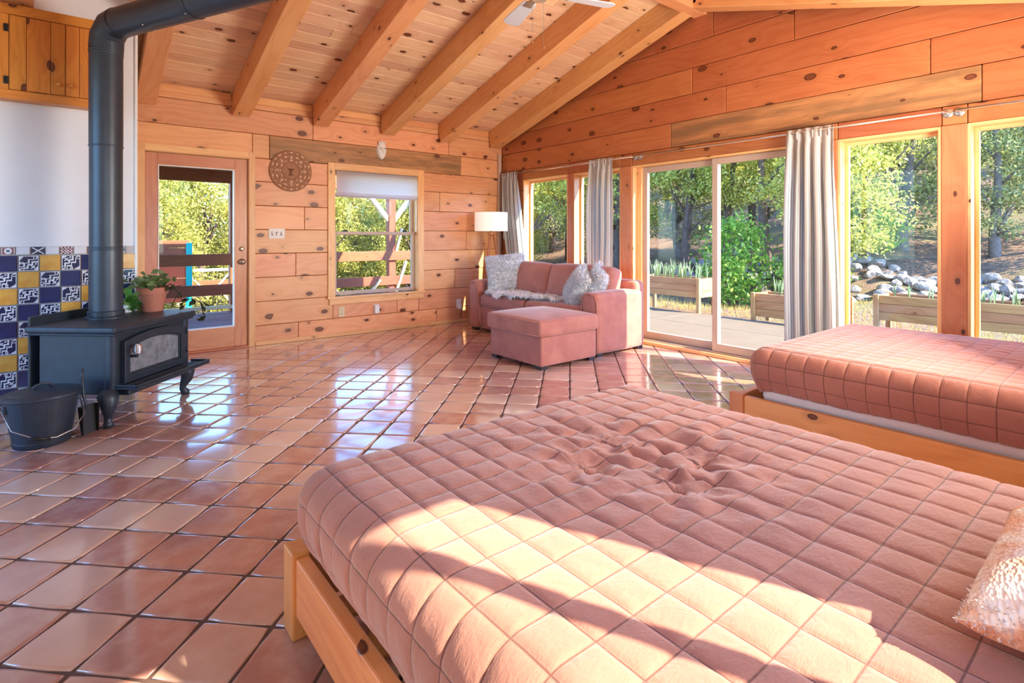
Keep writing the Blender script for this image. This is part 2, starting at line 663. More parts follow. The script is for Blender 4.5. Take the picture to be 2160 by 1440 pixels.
# floor tile
a = Mat('saltillo_tile', rough=0.16)
rr = a.math('FRACT', a.math('ADD', a.math('MULTIPLY', a.rnd(), 13.7), a.math('MULTIPLY', a.island(), 5.31)))
c = a.ramp(rr, [(0.0, (168, 118, 106)), (0.2, (192, 140, 122)), (0.38, (178, 126, 114)), (0.55, (210, 170, 148)), (0.72, (224, 200, 182)), (0.86, (214, 182, 162)), (1.0, (186, 138, 126))])
wv = a.n('ShaderNodeNewGeometry').outputs['Position']
cl = a.noise(wv, 9.0, 4.0, 0.6)
cl2 = a.noise(wv, 2.2, 2.0)
c = a.mix(a.mrange(cl, 0.42, 0.72, 0.0, 0.55), c, lin((214, 184, 166)))
c = a.mix(a.mrange(cl2, 0.4, 0.7, 0.0, 0.3), c, lin((160, 104, 92)))
a.base(c)
a.link(a.mrange(cl, 0.3, 0.8, 0.16, 0.28), a.p.inputs['Roughness'])
a.p.inputs['Specular IOR Level'].default_value = 0.6
a.p.inputs['Coat Weight'].default_value = 1.0
a.p.inputs['Coat Roughness'].default_value = 0.09
a.p.inputs['Coat IOR'].default_value = 1.55
a.bump(a.noise(wv, 14.0, 3.0, 0.5), 0.06, 0.02)
M_TILE = a.m
M_GROUT = plain('dark_grout', (92, 70, 62), 0.55, var=0.15, scale=20)

M_T_BLUE = plain('cobalt_glaze', (38, 48, 96), 0.15, var=0.3, scale=9)
M_T_YEL = Mat('ochre_glaze', (224, 168, 70), 0.18)
_d = M_T_YEL.noise(M_T_YEL.obj(), 12.0, 3.0)
_r = M_T_YEL.rnd()
M_T_YEL.base(M_T_YEL.mix(M_T_YEL.mrange(_d, 0.3, 0.7), lin((236, 186, 88)), lin((214, 146, 56))))
M_T_YEL = M_T_YEL.m
M_T_WHITE = plain('white_glaze', (222, 224, 230), 0.18, var=0.05, scale=20)
M_T_NAVY = plain('navy_glaze', (24, 34, 74), 0.18, var=0.35, scale=30)
M_T_RED = plain('brown_red_glaze', (120, 60, 62), 0.2, var=0.2, scale=30)
M_T_GROUT = plain('wall_grout', (196, 190, 188), 0.8, var=0.05)


def leaf_mat(name, stops, trans=0.5):
    a = Mat(name, rough=0.55)
    i = a.math('FRACT', a.math('ADD', a.island(), a.math('MULTIPLY', a.rnd(), 0.17)))
    c = a.ramp(i, stops)
    a.base(c)
    a.p.inputs['Specular IOR Level'].default_value = 0.2
    t = a.n('ShaderNodeBsdfTranslucent')
    a.link(c, t.inputs[0])
    mx = a.n('ShaderNodeMixShader')
    mx.inputs[0].default_value = trans
    a.link(a.p.outputs[0], mx.inputs[1])
    a.link(t.outputs[0], mx.inputs[2])
    a.link(mx.outputs[0], a.out.inputs[0])
    return a.m


M_PINON = leaf_mat('pinon_needles', [(0, (124, 128, 66)), (0.35, (176, 178, 84)), (0.7, (214, 208, 104)), (1, (240, 232, 150))])
M_JUNI = leaf_mat('juniper_needles', [(0, (108, 116, 80)), (0.4, (156, 162, 104)), (0.75, (190, 190, 124)), (1, (222, 218, 164))])
M_BUSH = leaf_mat('broad_leaf_bush', [(0, (92, 132, 52)), (0.5, (146, 186, 76)), (1, (206, 220, 118))])
M_YLEAF = leaf_mat('sunny_leaves', [(0, (120, 120, 50)), (0.5, (184, 178, 82)), (1, (228, 214, 130))])
M_POTLEAF = leaf_mat('pot_leaves', [(0, (86, 116, 70)), (0.5, (128, 160, 104)), (1, (196, 206, 170))])
M_VINE = leaf_mat('dark_vine', [(0, (34, 40, 26)), (1, (70, 74, 46))], 0.15)
M_BRIGHTLEAF = leaf_mat('bright_leaves', [(0, (70, 140, 60)), (0.6, (120, 190, 90)), (1, (190, 226, 150))])
M_ONION = leaf_mat('onion_leaves', [(0, (120, 148, 104)), (0.5, (168, 188, 140)), (1, (222, 228, 190))])
M_BARK = plain('bark', (104, 84, 74), 0.9, var=0.35, scale=14, bump=0.5)
M_BARK_GREY = plain('grey_bark', (128, 116, 112), 0.9, var=0.3, scale=14, bump=0.5)
M_ROCK = Mat('pale_rock', rough=0.85)
_n = M_ROCK.noise(M_ROCK.obj(), 7.0, 5.0, 0.65)
M_ROCK.base(M_ROCK.mix(M_ROCK.mrange(_n, 0.3, 0.7), lin((112, 98, 92)), lin((194, 182, 172))))
M_ROCK.bump(_n, 0.5, 0.05)
M_ROCK = M_ROCK.m
M_PATIO = plain('patio_concrete', (122, 104, 84), 0.85, var=0.08, scale=3.0, bump=0.1)
M_GROUND = Mat('dry_slope', rough=0.95)
_g = M_GROUND.n('ShaderNodeNewGeometry').outputs['Position']
n1 = M_GROUND.noise(_g, 0.45, 4.0, 0.6)
n2 = M_GROUND.noise(_g, 5.0, 5.0, 0.7)
n3 = M_GROUND.noise(M_GROUND.vmath('MULTIPLY', _g, (1.0, 3.0, 1.0)), 14.0, 3.0, 0.7)
cc = M_GROUND.mix(M_GROUND.mrange(n2, 0.35, 0.65), lin((96, 72, 58)), lin((150, 116, 92)))
cc = M_GROUND.mix(M_GROUND.mrange(n1, 0.48, 0.6, 0.0, 0.75), cc, lin((118, 112, 70)))
cc = M_GROUND.mix(M_GROUND.mrange(n3, 0.58, 0.7, 0.0, 0.7), cc, lin((178, 156, 134)))
M_GROUND.base(cc)
M_GROUND.bump(n3, 0.7, 0.06)
M_GROUND = M_GROUND.m
M_GRASS = leaf_mat('dry_grass_blades', [(0, (170, 140, 70)), (0.6, (214, 186, 106)), (1, (236, 216, 150))])
M_TEAL = plain('teal_paint', (20, 190, 180), 0.5, var=0.05)
M_ORANGE = plain('orange_paint', (226, 96, 62), 0.5, var=0.05)
M_WIRE = plain('wire', (150, 146, 142), 0.5, 0.6)

a = Mat('striped_curtain', rough=0.9)
uv = a.n('ShaderNodeTexCoord').outputs['UV']
su = a.n('ShaderNodeSeparateXYZ')
a.link(uv, su.inputs[0])
s1 = a.math('MULTIPLY_ADD', a.math('SINE', a.math('MULTIPLY', su.outputs[0], 330.0)), 0.5, 0.5)
s2 = a.math('MULTIPLY_ADD', a.math('SINE', a.math('MULTIPLY', su.outputs[0], 60.0)), 0.5, 0.5)
cc = a.mix(a.mrange(s1, 0.55, 0.8), lin((244, 242, 238)), lin((186, 200, 210)))
cc = a.mix(a.math('MULTIPLY', a.mrange(s2, 0.6, 0.8), 0.5), cc, lin((216, 206, 196)))
a.base(cc)
t = a.n('ShaderNodeBsdfTranslucent')
a.link(cc, t.inputs[0])
mx = a.n('ShaderNodeMixShader')
mx.inputs[0].default_value = 0.55
a.link(a.p.outputs[0], mx.inputs[1])
a.link(t.outputs[0], mx.inputs[2])
a.link(mx.outputs[0], a.out.inputs[0])
M_CURTAIN = a.m

# ------------------------------------------------------------------ room dimensions
XL, XR = -1.9, 5.05          # unseen wall, window wall
YN, YS = 6.5, -0.25          # door wall, bed wall
RIDGE_Y, EAVE_Z, SLOPE = 3.125, 2.785, 0.297
TH = 0.18


def roof(y):
    return EAVE_Z + SLOPE * (YN - y if y > RIDGE_Y else y - YS)


RIDGE_Z = roof(RIDGE_Y)

# ------------------------------------------------------------------ floor: slab + square tiles laid at 45 degrees
floor = MB().span((XL - 0.05, YS - 0.1, -0.13), (XR + 0.02, YN + 0.02, -0.007)).obj('floor', M_GROUT)
tag(floor, kind='structure')
PITCH, E1_0, E2_0 = 0.232, 2.071, -2.088
s2 = math.sqrt(0.5)
e1, e2 = Vector((s2, s2)), Vector((s2, -s2))
fwd = Vector((math.cos(R(51.1)), math.sin(R(51.1))))
rgt = Vector((fwd.y, -fwd.x))


def tile_mesh(seed):
    """hand-made clay tile: rounded outline, slightly domed, soft shoulders"""
    rnd = random.Random(seed)
    h = PITCH / 2 - 0.0048
    n = 3
    V, F = [], []
    levels = [(1.0, -0.016), (1.0, -0.003), (0.985, -0.0006), (0.955, 0.0006), (0.90, 0.0008)]
    ring0 = []
    for i in range(4):
        for k in range(n):
            t = (k / n) * 2 - 1
            p = [(t, -1), (1, t), (-t, 1), (-1, -t)][i]
            if k == 0:
                p = (p[0] * 0.975, p[1] * 0.975)
            ring0.append((p[0] * h + rnd.uniform(-1, 1) * 0.0016, p[1] * h + rnd.uniform(-1, 1) * 0.0016))
    N = len(ring0)
    tilt = (rnd.uniform(-1, 1) * 0.004, rnd.uniform(-1, 1) * 0.004)
    for s, z in levels:
        for x, y in ring0:
            V.append((x * s, y * s, z + (x * tilt[0] + y * tilt[1] if z > -0.01 else 0)))
    for l in range(len(levels) - 1):
        for i in range(N):
            F.append((l * N + i, l * N + (i + 1) % N, (l + 1) * N + (i + 1) % N, (l + 1) * N + i))
    V.append((0, 0, 0.0009))
    c = len(V) - 1
    b = (len(levels) - 1) * N
    for i in range(N):
        F.append((b + i, b + (i + 1) % N, c))
    me = bpy.data.meshes.new('tile')
    me.from_pydata(V, [], F)
    me.materials.append(M_TILE)
    me.polygons.foreach_set('use_smooth', [True] * len(me.polygons))
    return me


tile_meshes = [tile_mesh(i) for i in range(8)]
cells = []
for i in range(-14, 34):
    for j in range(-22, 26):
        c = e1 * (E1_0 + (i + 0.5) * PITCH) + e2 * (E2_0 + (j + 0.5) * PITCH)
        if not (XL - 0.16 < c.x < XR + 0.16 and YS - 0.16 < c.y < YN + 0.16):
            continue
        if c.y > 5.5 and c.x < 0.2:
            continue
        d, s = c.dot(fwd), c.dot(rgt)
        inside = XL + 0.165 < c.x < XR - 0.165 and YS + 0.165 < c.y < YN - 0.165
        hid = (0.62 < c.x < 1.98 and c.y < 1.6) or (3.3 < c.x and c.y < 1.6)
        hid = hid or d < 0.9 or abs(s / max(d, 0.01)) > 1.0 or (d > 0 and CAM_H * 1140 / d > 1060) 
        hid = hid or (4.1 < c.x and 3.8 < c.y < 5.9)
        cells.append((d, c, inside, hid))
cells.sort(key=lambda t: t[0])
n_ind = 0
rest = MB()
for d, c, inside, hid in cells:
    if inside and not hid and n_ind < 300:
        o = link('tile', random.choice(tile_meshes), None, floor)
        o.location = (c.x, c.y, -0.0015)
        o.rotation_euler = (0, 0, R(45) + random.randrange(4) * R(90))
        n_ind += 1
        continue
    h = PITCH / 2 - 0.0048
    poly = [tuple(c + e1 * a_ * h + e2 * b_ * h) for a_, b_ in ((-1, -1), (-1, 1), (1, 1), (1, -1))]
    for q in ((1, 0, XR - 0.006), (-1, 0, -XL - 0.006), (0, 1, YN - 0.006), (0, -1, -YS - 0.006)):
        poly = clip_poly(poly, *q)
    if len(poly) >= 3:
        cx = sum(p[0] for p in poly) / len(poly)
        cy = sum(p[1] for p in poly) / len(poly)
        k = len(rest.v)
        n = len(poly)
        for z, s in ((-0.012, 1.0), (-0.004, 1.0), (-0.001, 0.96)):
            rest.v += [(cx + (x - cx) * s, cy + (y - cy) * s, z) for x, y in poly]
        for l in range(2):
            rest.f += [(k + l * n + q, k + l * n + (q + 1) % n, k + (l + 1) * n + (q + 1) % n, k + (l + 1) * n + q) for q in range(n)]
        rest.f.append(tuple(k + 2 * n + q for q in range(n)))
o = rest.obj('tile', M_TILE, floor)
o['kind'] = 'stuff'

# ------------------------------------------------------------------ walls of horizontal knotty boards
LEFT = axes((0, YN, 0), (1, 0, 0), (0, 0, 1), (0, -1, 0))        # x along the wall, y up, z into the room
RIGHT = axes((XR, 0, 0), (0, -1, 0), (0, 0, 1), (-1, 0, 0))      # local x = -Y

ROWS = [0.0, 0.22, 0.49, 0.76, 1.03, 1.30, 1.57, 1.84, 2.10, 2.37, 2.64, 2.91]


def subtract(rect, holes):
    rects = [rect]
    for (a0, b0, a1, b1) in holes:
        nxt = []
        for (x0, y0, x1, y1) in rects:
            if a1 <= x0 or a0 >= x1 or b1 <= y0 or b0 >= y1:
                nxt.append((x0, y0, x1, y1))
                continue
            if x0 < a0: nxt.append((x0, y0, a0, y1))
            if x1 > a1: nxt.append((a1, y0, x1, y1))
            xa, xb = max(x0, a0), min(x1, a1)
            if y0 < b0: nxt.append((xa, y0, xb, b0))
            if y1 > b1: nxt.append((xa, b1, xb, y1))
        rects = nxt
    return [r for r in rects if r[2] - r[0] > 0.012 and r[3] - r[1] > 0.012]


def board_wall(wall, frame, x0, x1, rows, holes, top_fn, mat, joints, grey=None, seed=1):
    rnd = random.Random(seed)
    for k in range(len(rows) - 1):
        y0, y1 = rows[k], rows[k + 1]
        cuts = [x0] + sorted(joints.get(k, [])) + [x1]
        for a0, a1 in zip(cuts[:-1], cuts[1:]):
            for r in subtract((a0, y0, a1, y1), holes):
                g = 0.0022
                poly = [(r[0] + g, r[1] + g), (r[2] - g, r[1] + g), (r[2] - g, r[3] - g), (r[0] + g, r[3] - g)]
                for q in top_fn:
                    poly = clip_poly(poly, *q)
                if len(poly) < 3:
                    continue
                m = mat
                if grey and grey(k, (r[0] + r[2]) / 2):
                    m = M_PINE_GREY
                f = frame @ Matrix.Translation((0, 0, rnd.uniform(-0.0015, 0.0015)))
                plank('plank', poly, 0.03, m, wall, f, 0.005)


# left wall: door and double-hung window
DOOR = (0.47, 0.0, 1.53, 2.13)
WIN = (2.44, 0.47, 3.62, 2.05)
wl = MB()
for r in subtract((XL, -0.1, XR + TH, EAVE_Z + 0.1), [(0.50, 0.0, 1.505, 2.10), (2.45, 0.48, 3.61, 2.04)]):
    wl.span((r[0], YN + 0.03, r[1]), (r[2], YN + TH, r[3]))
wall_left = tag(wl.obj('wall_left', M_BACK), kind='structure')
board_wall(wall_left, LEFT, 0.20, XR, ROWS, [DOOR, WIN], [(0, 1, EAVE_Z + 0.01)], M_PINE,
           {0: [2.03, 3.9], 1: [3.3], 2: [4.2], 3: [2.0], 4: [4.4], 5: [2.1], 6: [3.95], 8: [1.71, 4.3], 9: [2.2, 4.1], 10: [1.4]},
           grey=lambda k, x: k == 8 and 1.7 < x < 4.3, seed=3)
tag(MB().span((1.56, YN - 0.015, 0.0), (XR, YN, 0.045)).obj('baseboard_left', M_TRIM, bevel=0.004), kind='structure')
tag(MB().span((4.955, YN - 0.05, 0.6), (4.995, YN - 0.005, 2.46)).obj('trim_1', M_VINYL, bevel=0.006), kind='structure')

# right gable wall: windows, sliding door
OPEN = [(5.08, 6.0, 0.5), (4.19, 4.985, 0.5), (2.05, 4.03, 0.0), (1.13, 1.84, 0.35), (0.16, 0.98, 0.35)]
HEAD = 2.045
holesR = [(-b, z, -a_, HEAD) for a_, b, z in OPEN]
ROWS_R = [0.0, 0.27, 0.54, 0.81, 1.08, 1.35, 1.62, 1.89, 2.19, 2.456, 2.726, 2.996, 3.266, 3.536, 3.8]
# local x = -y  ->  z <= EAVE + S*(y-YS) = EAVE - S*x - S*YS ;  z <= EAVE + S*(YN-y) = EAVE + S*YN + S*x
roofR = [(SLOPE, 1, EAVE_Z + 0.01 - SLOPE * YS), (-SLOPE, 1, EAVE_Z + 0.01 + SLOPE * YN)]
wr = MB()
for r in subtract((-YN - TH, -0.1, -YS, 4.0), [(h[0] - 0.0, h[1], h[2], h[3]) for h in holesR]):
    poly = [(r[0], r[1]), (r[2], r[1]), (r[2], r[3]), (r[0], r[3])]
    for q in ((SLOPE, 1, EAVE_Z + 0.05 - SLOPE * YS), (-SLOPE, 1, EAVE_Z + 0.05 + SLOPE * YN)):
        poly = clip_poly(poly, *q)
    if len(poly) >= 3:
        k = len(wr.v)
        wr.prism(poly, -TH, -0.03)
        wr.v[k:] = [tuple(RIGHT @ Vector(p)) for p in wr.v[k:]]
wall_right = tag(wr.obj('wall_right', M_BACK), kind='structure')
board_wall(wall_right, RIGHT, -YN + 0.0, -YS, ROWS_R, holesR + [(-6.0, 0.0, -0.16, HEAD)], roofR, M_GABLE_SHADED,
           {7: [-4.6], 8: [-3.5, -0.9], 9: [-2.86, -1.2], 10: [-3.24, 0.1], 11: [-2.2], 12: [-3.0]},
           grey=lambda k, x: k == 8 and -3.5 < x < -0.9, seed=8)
# boards below the windows and posts between them
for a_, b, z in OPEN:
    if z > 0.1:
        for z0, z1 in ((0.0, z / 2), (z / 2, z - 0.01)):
            plank('plank', [(-b, z0 + 0.002), (-a_, z0 + 0.002), (-a_, z1 - 0.002), (-b, z1 - 0.002)], 0.03, M_GABLE_SHADED, wall_right, RIGHT)


def post(y0, y1, z0=0.0, z1=HEAD, x0=XR - 0.012, x1=XR + TH):
    w, d, h = y1 - y0, x1 - x0, z1 - z0
    mb = MB().box((0, 0, 0), (h, w, d))
    m = axes(((x0 + x1) / 2, (y0 + y1) / 2, (z0 + z1) / 2), (0, 0, 1), (0, 1, 0), (-1, 0, 0))
    return mb.obj('post', M_POST, wall_right, bevel=0.004, mw=m)


post(0.98, 1.13)
post(4.03, 4.19)
post(4.985, 5.08)
post(1.84, 2.05)


def jamb(y0, y1, z0, n, door=False):
    """window lining: two sides, head, sill, inner stop and a glass pane"""
    w = empty('window_%d' % n if not door else 'door_2', (XR, (y0 + y1) / 2, z0), kind='structure')
    L = Matrix.Translation((-XR, -(y0 + y1) / 2, -z0))

    def bd(name, a_, b_, mat=M_TRIM, grain='z'):
        sx, sy, sz = [abs(b_[i] - a_[i]) for i in range(3)]
        c = Vector([(a_[i] + b_[i]) / 2 for i in range(3)])
        if grain == 'z':
            mb, m = MB().box((0, 0, 0), (sz, sy, sx)), axes(c, (0, 0, 1), (0, 1, 0), (-1, 0, 0))
        else:
            mb, m = MB().box((0, 0, 0), (sy, sx, sz)), axes(c, (0, 1, 0), (-1, 0, 0), (0, 0, 1))
        return mb.obj(name, mat, w, bevel=0.003, mw=L @ m)
    t = 0.022
    xo, xi = XR + TH, XR - 0.004
    bd('jamb', (xi, y0, z0), (xo, y0 + t, HEAD))
    bd('jamb', (xi, y1 - t, z0), (xo, y1, HEAD))
    bd('head', (xi, y0 + t, HEAD - t), (xo, y1 - t, HEAD), grain='y')
    if z0 > 0.1:
        bd('sill', (xi - 0.03, y0, z0), (xo, y1, z0 + 0.025), grain='y')
    if not door:
        f = 0.028
        a0, a1, b0, b1 = y0 + t, y1 - t, z0 + 0.025, HEAD - t
        xs0, xs1 = XR + 0.10, XR + 0.135
        bd('stop', (xs0, a0, b0), (xs1, a0 + f, b1))
        bd('stop', (xs0, a1 - f, b0), (xs1, a1, b1))
        bd('stop', (xs0, a0 + f, b1 - f), (xs1, a1 - f, b1), grain='y')
        bd('stop', (xs0, a0 + f, b0), (xs1, a1 - f, b0 + f), grain='y')
        MB().span((XR + 0.112 - XR, a0 + f - (y0 + y1) / 2, b0 + f - z0), (XR + 0.118 - XR, a1 - f - (y0 + y1) / 2, b1 - f - z0)).obj('pane', M_GLASS, w)
    return w, bd


for i, (a_, b, z) in enumerate(OPEN):
    if z > 0.1:
        jamb(a_, b, z, i + 1 if i < 2 else i)
# sliding glass door
sd, bd = jamb(2.05, 4.03, 0.0, 0, door=True)
yc = 3.04
bd('threshold', (XR - 0.03, 2.07, 0.0), (XR + TH + 0.04, 4.01, 0.035), M_TRIM, 'y')
bd('track', (XR + 0.02, 2.07, 0.035), (XR + 0.15, 4.01, 0.05), M_STEEL, 'y')
for name, ya, yb, xa, xb in (('fixed_panel', 2.99, 3.94, 0.09, 0.135), ('sliding_panel', 2.075, 3.03, 0.035, 0.08)):
    if name == 'fixed_panel':
        bd('door_frame', (XR + 0.06, 3.94, 0.05), (XR + 0.15, 4.008, HEAD - 0.022), M_TRIM)
    pan = empty(name, (0, 0, 0))
    pan.parent = sd
    pan.matrix_local = Matrix.Identity(4)

    def rail(nm, a_, b_, grain):
        o = bd(nm, a_, b_, M_VINYL if 'lock' not in nm else M_WHITE, grain)
        o.parent = pan
        return o
    z0, z1 = 0.05, HEAD - 0.025
    rail('stile', (XR + xa, ya, z0), (XR + xb, ya + 0.06, z1), 'z')
    rail('stile', (XR + xa, yb - 0.06, z0), (XR + xb, yb, z1), 'z')
    rail('top_rail', (XR + xa, ya + 0.06, z1 - 0.06), (XR + xb, yb - 0.06, z1), 'y')
    rail('bottom_rail', (XR + xa, ya + 0.06, z0), (XR + xb, yb - 0.06, z0 + 0.08), 'y')
    MB().span((xa + 0.02, ya + 0.06 - yc, z0 + 0.08), (xa + 0.025, yb - 0.06 - yc, z1 - 0.06)).obj('pane', M_GLASS, pan)
    if name == 'sliding_panel':
        MB().span((xa - 0.03, ya + 0.01 - yc, 0.85), (xa, ya + 0.045 - yc, 1.1)).obj('pull_handle', M_DOOR, pan, bevel=0.006)

# south wall behind the camera, with the window the sun comes through; west wall with glazing added to let in cool sky fill
SW = (0.42, 0.85, 1.43, 1.875)
ws = MB()
for r in subtract((XL - TH, -0.1, XR + TH, EAVE_Z + 0.1), [SW]):
    ws.span((r[0], YS - 0.14, r[1]), (r[2], YS, r[3]))
tag(ws.obj('wall_south', M_WHITEWALL), kind='structure')
wf = MB()
wf.span((1.13, YS - 0.12, 0.85), (1.17, YS - 0.07, 1.875))
wsou = tag(wf.obj('window_6', M_TRIM), kind='structure')
MB().span((SW[0], YS - 0.10, SW[1]), (SW[2], YS - 0.094, SW[3])).obj('pane', M_GLASS, wsou)
ww = MB()
for r in subtract((YS - TH, -0.1, 5.35 + TH, 4.1), [(3.1, 0.15, 4.9, 2.5)]):
    ww.span((XL - TH, r[0], r[1]), (XL, r[2], r[3]))
tag(ww.obj('wall_west', M_WHITEWALL), kind='structure')
wwf = MB()
for y in (3.1, 3.97, 4.84):
    wwf.span((XL - 0.12, y, 0.15), (XL - 0.05, y + 0.06, 2.5))
wwo = tag(wwf.obj('window_7', M_TRIM), kind='structure')
MB().span((XL - 0.09, 3.1, 0.15), (XL - 0.085, 4.9, 2.5)).obj('pane', M_GLASS, wwo)

# ------------------------------------------------------------------ ceiling: boards, rafters, ridge beam
roof_poly = [(YN + 0.9, EAVE_Z - SLOPE * 0.9), (RIDGE_Y, RIDGE_Z), (YS - 0.6, EAVE_Z - SLOPE * 0.6)]
ce = MB()
for (y0, z0), (y1, z1) in zip(roof_poly[:-1], roof_poly[1:]):
    k = len(ce.v)
    ce.add([(XL - 0.4, y0, z0 + 0.03), (XR + 0.55, y0, z0 + 0.03), (XR + 0.55, y1, z1 + 0.03), (XL - 0.4, y1, z1 + 0.03),
            (XL - 0.4, y0, z0 + 0.25), (XR + 0.55, y0, z0 + 0.25), (XR + 0.55, y1, z1 + 0.25), (XL - 0.4, y1, z1 + 0.25)],
           [(0, 1, 2, 3), (7, 6, 5, 4), (0, 4, 5, 1), (1, 5, 6, 2), (2, 6, 7, 3), (3, 7, 4, 0)])
ceiling = tag(ce.obj('ceiling', M_BACK), kind='structure')
ang = math.atan(SLOPE)
cs, sn = math.cos(ang), math.sin(ang)
SLEN = (YN - RIDGE_Y) / cs
# frames: local x = X, local y = up the slope, z = down into the room
NORTH = axes((0, YN, EAVE_Z), (1, 0, 0), (0, -cs, sn), (0, -sn, -cs))
SOUTH = axes((0, YS, EAVE_Z), (-1, 0, 0), (0, cs, sn), (0, sn, -cs))
rnd = random.Random(5)
BW = SLEN / 24
for frame, sg in ((NORTH, -1), (SOUTH, 1)):
    for i in range(24):
        cuts = [XL] + sorted(rnd.uniform(XL + 0.8, XR - 0.6) for _ in range(1 if i % 2 else 2)) + [XR]
        cuts = [c for n_, c in enumerate(cuts) if n_ == 0 or c - cuts[n_ - 1] > 0.3]
        if sg > 0:
            cuts = [2.2, XR] if i > 2 else [3.4, XR]
        for a_, b_ in zip(cuts[:-1], cuts[1:]):
            xa, xb = (a_, b_) if sg < 0 else (-b_, -a_)
            plank('plank', [(xa + 0.001, i * BW + 0.0012), (xb - 0.001, i * BW + 0.0012), (xb - 0.001, (i + 1) * BW - 0.0012), (xa + 0.001, (i + 1) * BW - 0.0012)],
                  0.025, M_CEIL, ceiling, frame, 0.004)
RAF = [1.322 + 0.868 * (k - 1) for k in range(-2, 6)]
RW, RD = 0.172, 0.254
for x in RAF:
    for side in (0, 1):
        L = SLEN + 0.05
        mb = MB().box((0, 0, 0), (L, RW, RD))
        yc_ = (YN if side == 0 else YS)
        dirv = Vector((0, -cs, sn)) if side == 0 else Vector((0, cs, sn))
        nrm = Vector((0, -sn, -cs)) if side == 0 else Vector((0, sn, -cs))
        c = Vector((x + RW / 2, yc_, EAVE_Z)) + dirv * (L / 2 - 0.02) + nrm * (RD / 2 + 0.001)
        sx = Vector((1, 0, 0))
        m = axes(c, dirv, nrm.cross(dirv), nrm)
        mb.obj('rafter', M_BEAM, ceiling, bevel=0.006, mw=m)
# blocking boards between rafter feet on the door wall
for x0, x1 in zip(RAF[1:-1], RAF[2:]):
    a0 = x0 + RW
    plank('blocking', [(a0 + 0.01, 2.70), (x1 - 0.01, 2.70), (x1 - 0.01, 2.775), (a0 + 0.01, 2.775)], 0.02, M_BEAM, wall_left, LEFT @ Matrix.Translation((0, 0, 0.02)))
MB().box((0, 0, 0), (XR - XL, 0.155, 0.30)).obj('ridge_beam', M_BEAM, ceiling, bevel=0.008,
        mw=Matrix.Translation(((XL + XR) / 2, 3.14, 3.505 + 0.15)))

# white hearth wall with painted tile wainscot, standing out from the door wall
HW_Y, HW_X = 5.35, 0.378
wh = MB()
wh.span((XL, HW_Y, -0.1), (HW_X, YN + 0.02, 3.14))
wall_hearth = tag(wh.obj('wall_hearth', M_WHITEWALL, bevel=0.012), kind='structure')


def seg_d(px, py, a_, b_):
    ax, ay, bx, by = *a_, *b_
    dx, dy = bx - ax, by - ay
    t = max(0, min(1, ((px - ax) * dx + (py - ay) * dy) / (dx * dx + dy * dy + 1e-9)))
    return math.hypot(px - ax - t * dx, py - ay - t * dy)


def tile_pattern(u, v):
    """white stepped key and corner lozenges on navy: True where white"""
    lines = [((0.0, 0.30), (0.28, 0.30)), ((0.28, 0.30), (0.28, 0.52)), ((0.28, 0.52), (0.50, 0.52)), ((0.50, 0.52), (0.50, 0.74)), ((0.50, 0.74), (0.74, 0.74)),
             ((0.74, 0.74), (0.74, 1.0)), ((0.26, 0.0), (0.26, 0.18)), ((0.26, 0.18), (0.46, 0.18)), ((0.46, 0.18), (0.46, 0.40)), ((0.46, 0.40), (0.68, 0.40)),
             ((0.68, 0.40), (0.68, 0.60)), ((0.68, 0.60), (1.0, 0.60)), ((0.0, 0.0), (0.18, 0.22)), ((1.0, 1.0), (0.84, 0.78)),
             ((0.0, 0.72), (0.26, 1.0)), ((0.0, 0.86), (0.14, 1.0)), ((0.74, 0.0), (1.0, 0.28)), ((0.86, 0.0), (1.0, 0.14)), ((0.62, 0.16), (0.8, 0.34)), ((0.62, 0.34), (0.8, 0.16))]
    w = min(seg_d(u, v, *l) for l in lines)
    edge = min(u, v, 1 - u, 1 - v)
    return w < 0.034 or edge < 0.03 or abs(math.hypot(u - 0.14, v - 0.52) - 0.06) < 0.028 or abs(math.hypot(u - 0.86, v - 0.46) - 0.04) < 0.02


def wall_tile_mesh(w, h, fn=None, N=22):
    """glazed tile in XZ facing -Y, the design as small coloured facets"""
    mb = MB()
    t = 0.008
    b = 0.003
    hx, hz = w / 2, h / 2
    mb.v = [(-hx, 0, -hz), (hx, 0, -hz), (hx, 0, hz), (-hx, 0, hz), (-hx, -t + b, -hz), (hx, -t + b, -hz), (hx, -t + b, hz), (-hx, -t + b, hz),
            (-hx + b, -t, -hz + b), (hx - b, -t, -hz + b), (hx - b, -t, hz - b), (-hx + b, -t, hz - b)]
    mb.f = [(0, 1, 5, 4), (1, 2, 6, 5), (2, 3, 7, 6), (3, 0, 4, 7), (4, 5, 9, 8), (5, 6, 10, 9), (6, 7, 11, 10), (7, 4, 8, 11)]
    mats = [0] * 8
    if fn is None:
        mb.f.append((8, 9, 10, 11))
        mats.append(0)
    else:
        k = len(mb.v)
        for i in range(N + 1):
            for j in range(N + 1):
                mb.v.append((-hx + b + (w - 2 * b) * i / N, -t, -hz + b + (h - 2 * b) * j / N))
        for i in range(N):
            for j in range(N):
                a0 = k + i * (N + 1) + j
                mb.f.append((a0, a0 + N + 1, a0 + N + 2, a0 + 1))
                mats.append(fn((i + 0.5) / N, (j + 0.5) / N))
    me = bpy.data.meshes.new('tile')
    me.from_pydata(mb.v, [], mb.f)
    me.polygons.foreach_set('material_index', mats)
    return me


P = 0.1208
G = P - 0.005
me_blue = wall_tile_mesh(G, G)
me_blue.materials.append(M_T_BLUE)
me_yel = wall_tile_mesh(G, G)
me_yel.materials.append(M_T_YEL)
me_pat = []
for k in range(2):
    me = wall_tile_mesh(G, G, (lambda u, v: 1 if tile_pattern(u, v) else 0) if k == 0 else (lambda u, v: 1 if tile_pattern(v, u) else 0))
    me.materials.append(M_T_NAVY)
    me.materials.append(M_T_WHITE)
    me_pat.append(me)
BH = 0.056


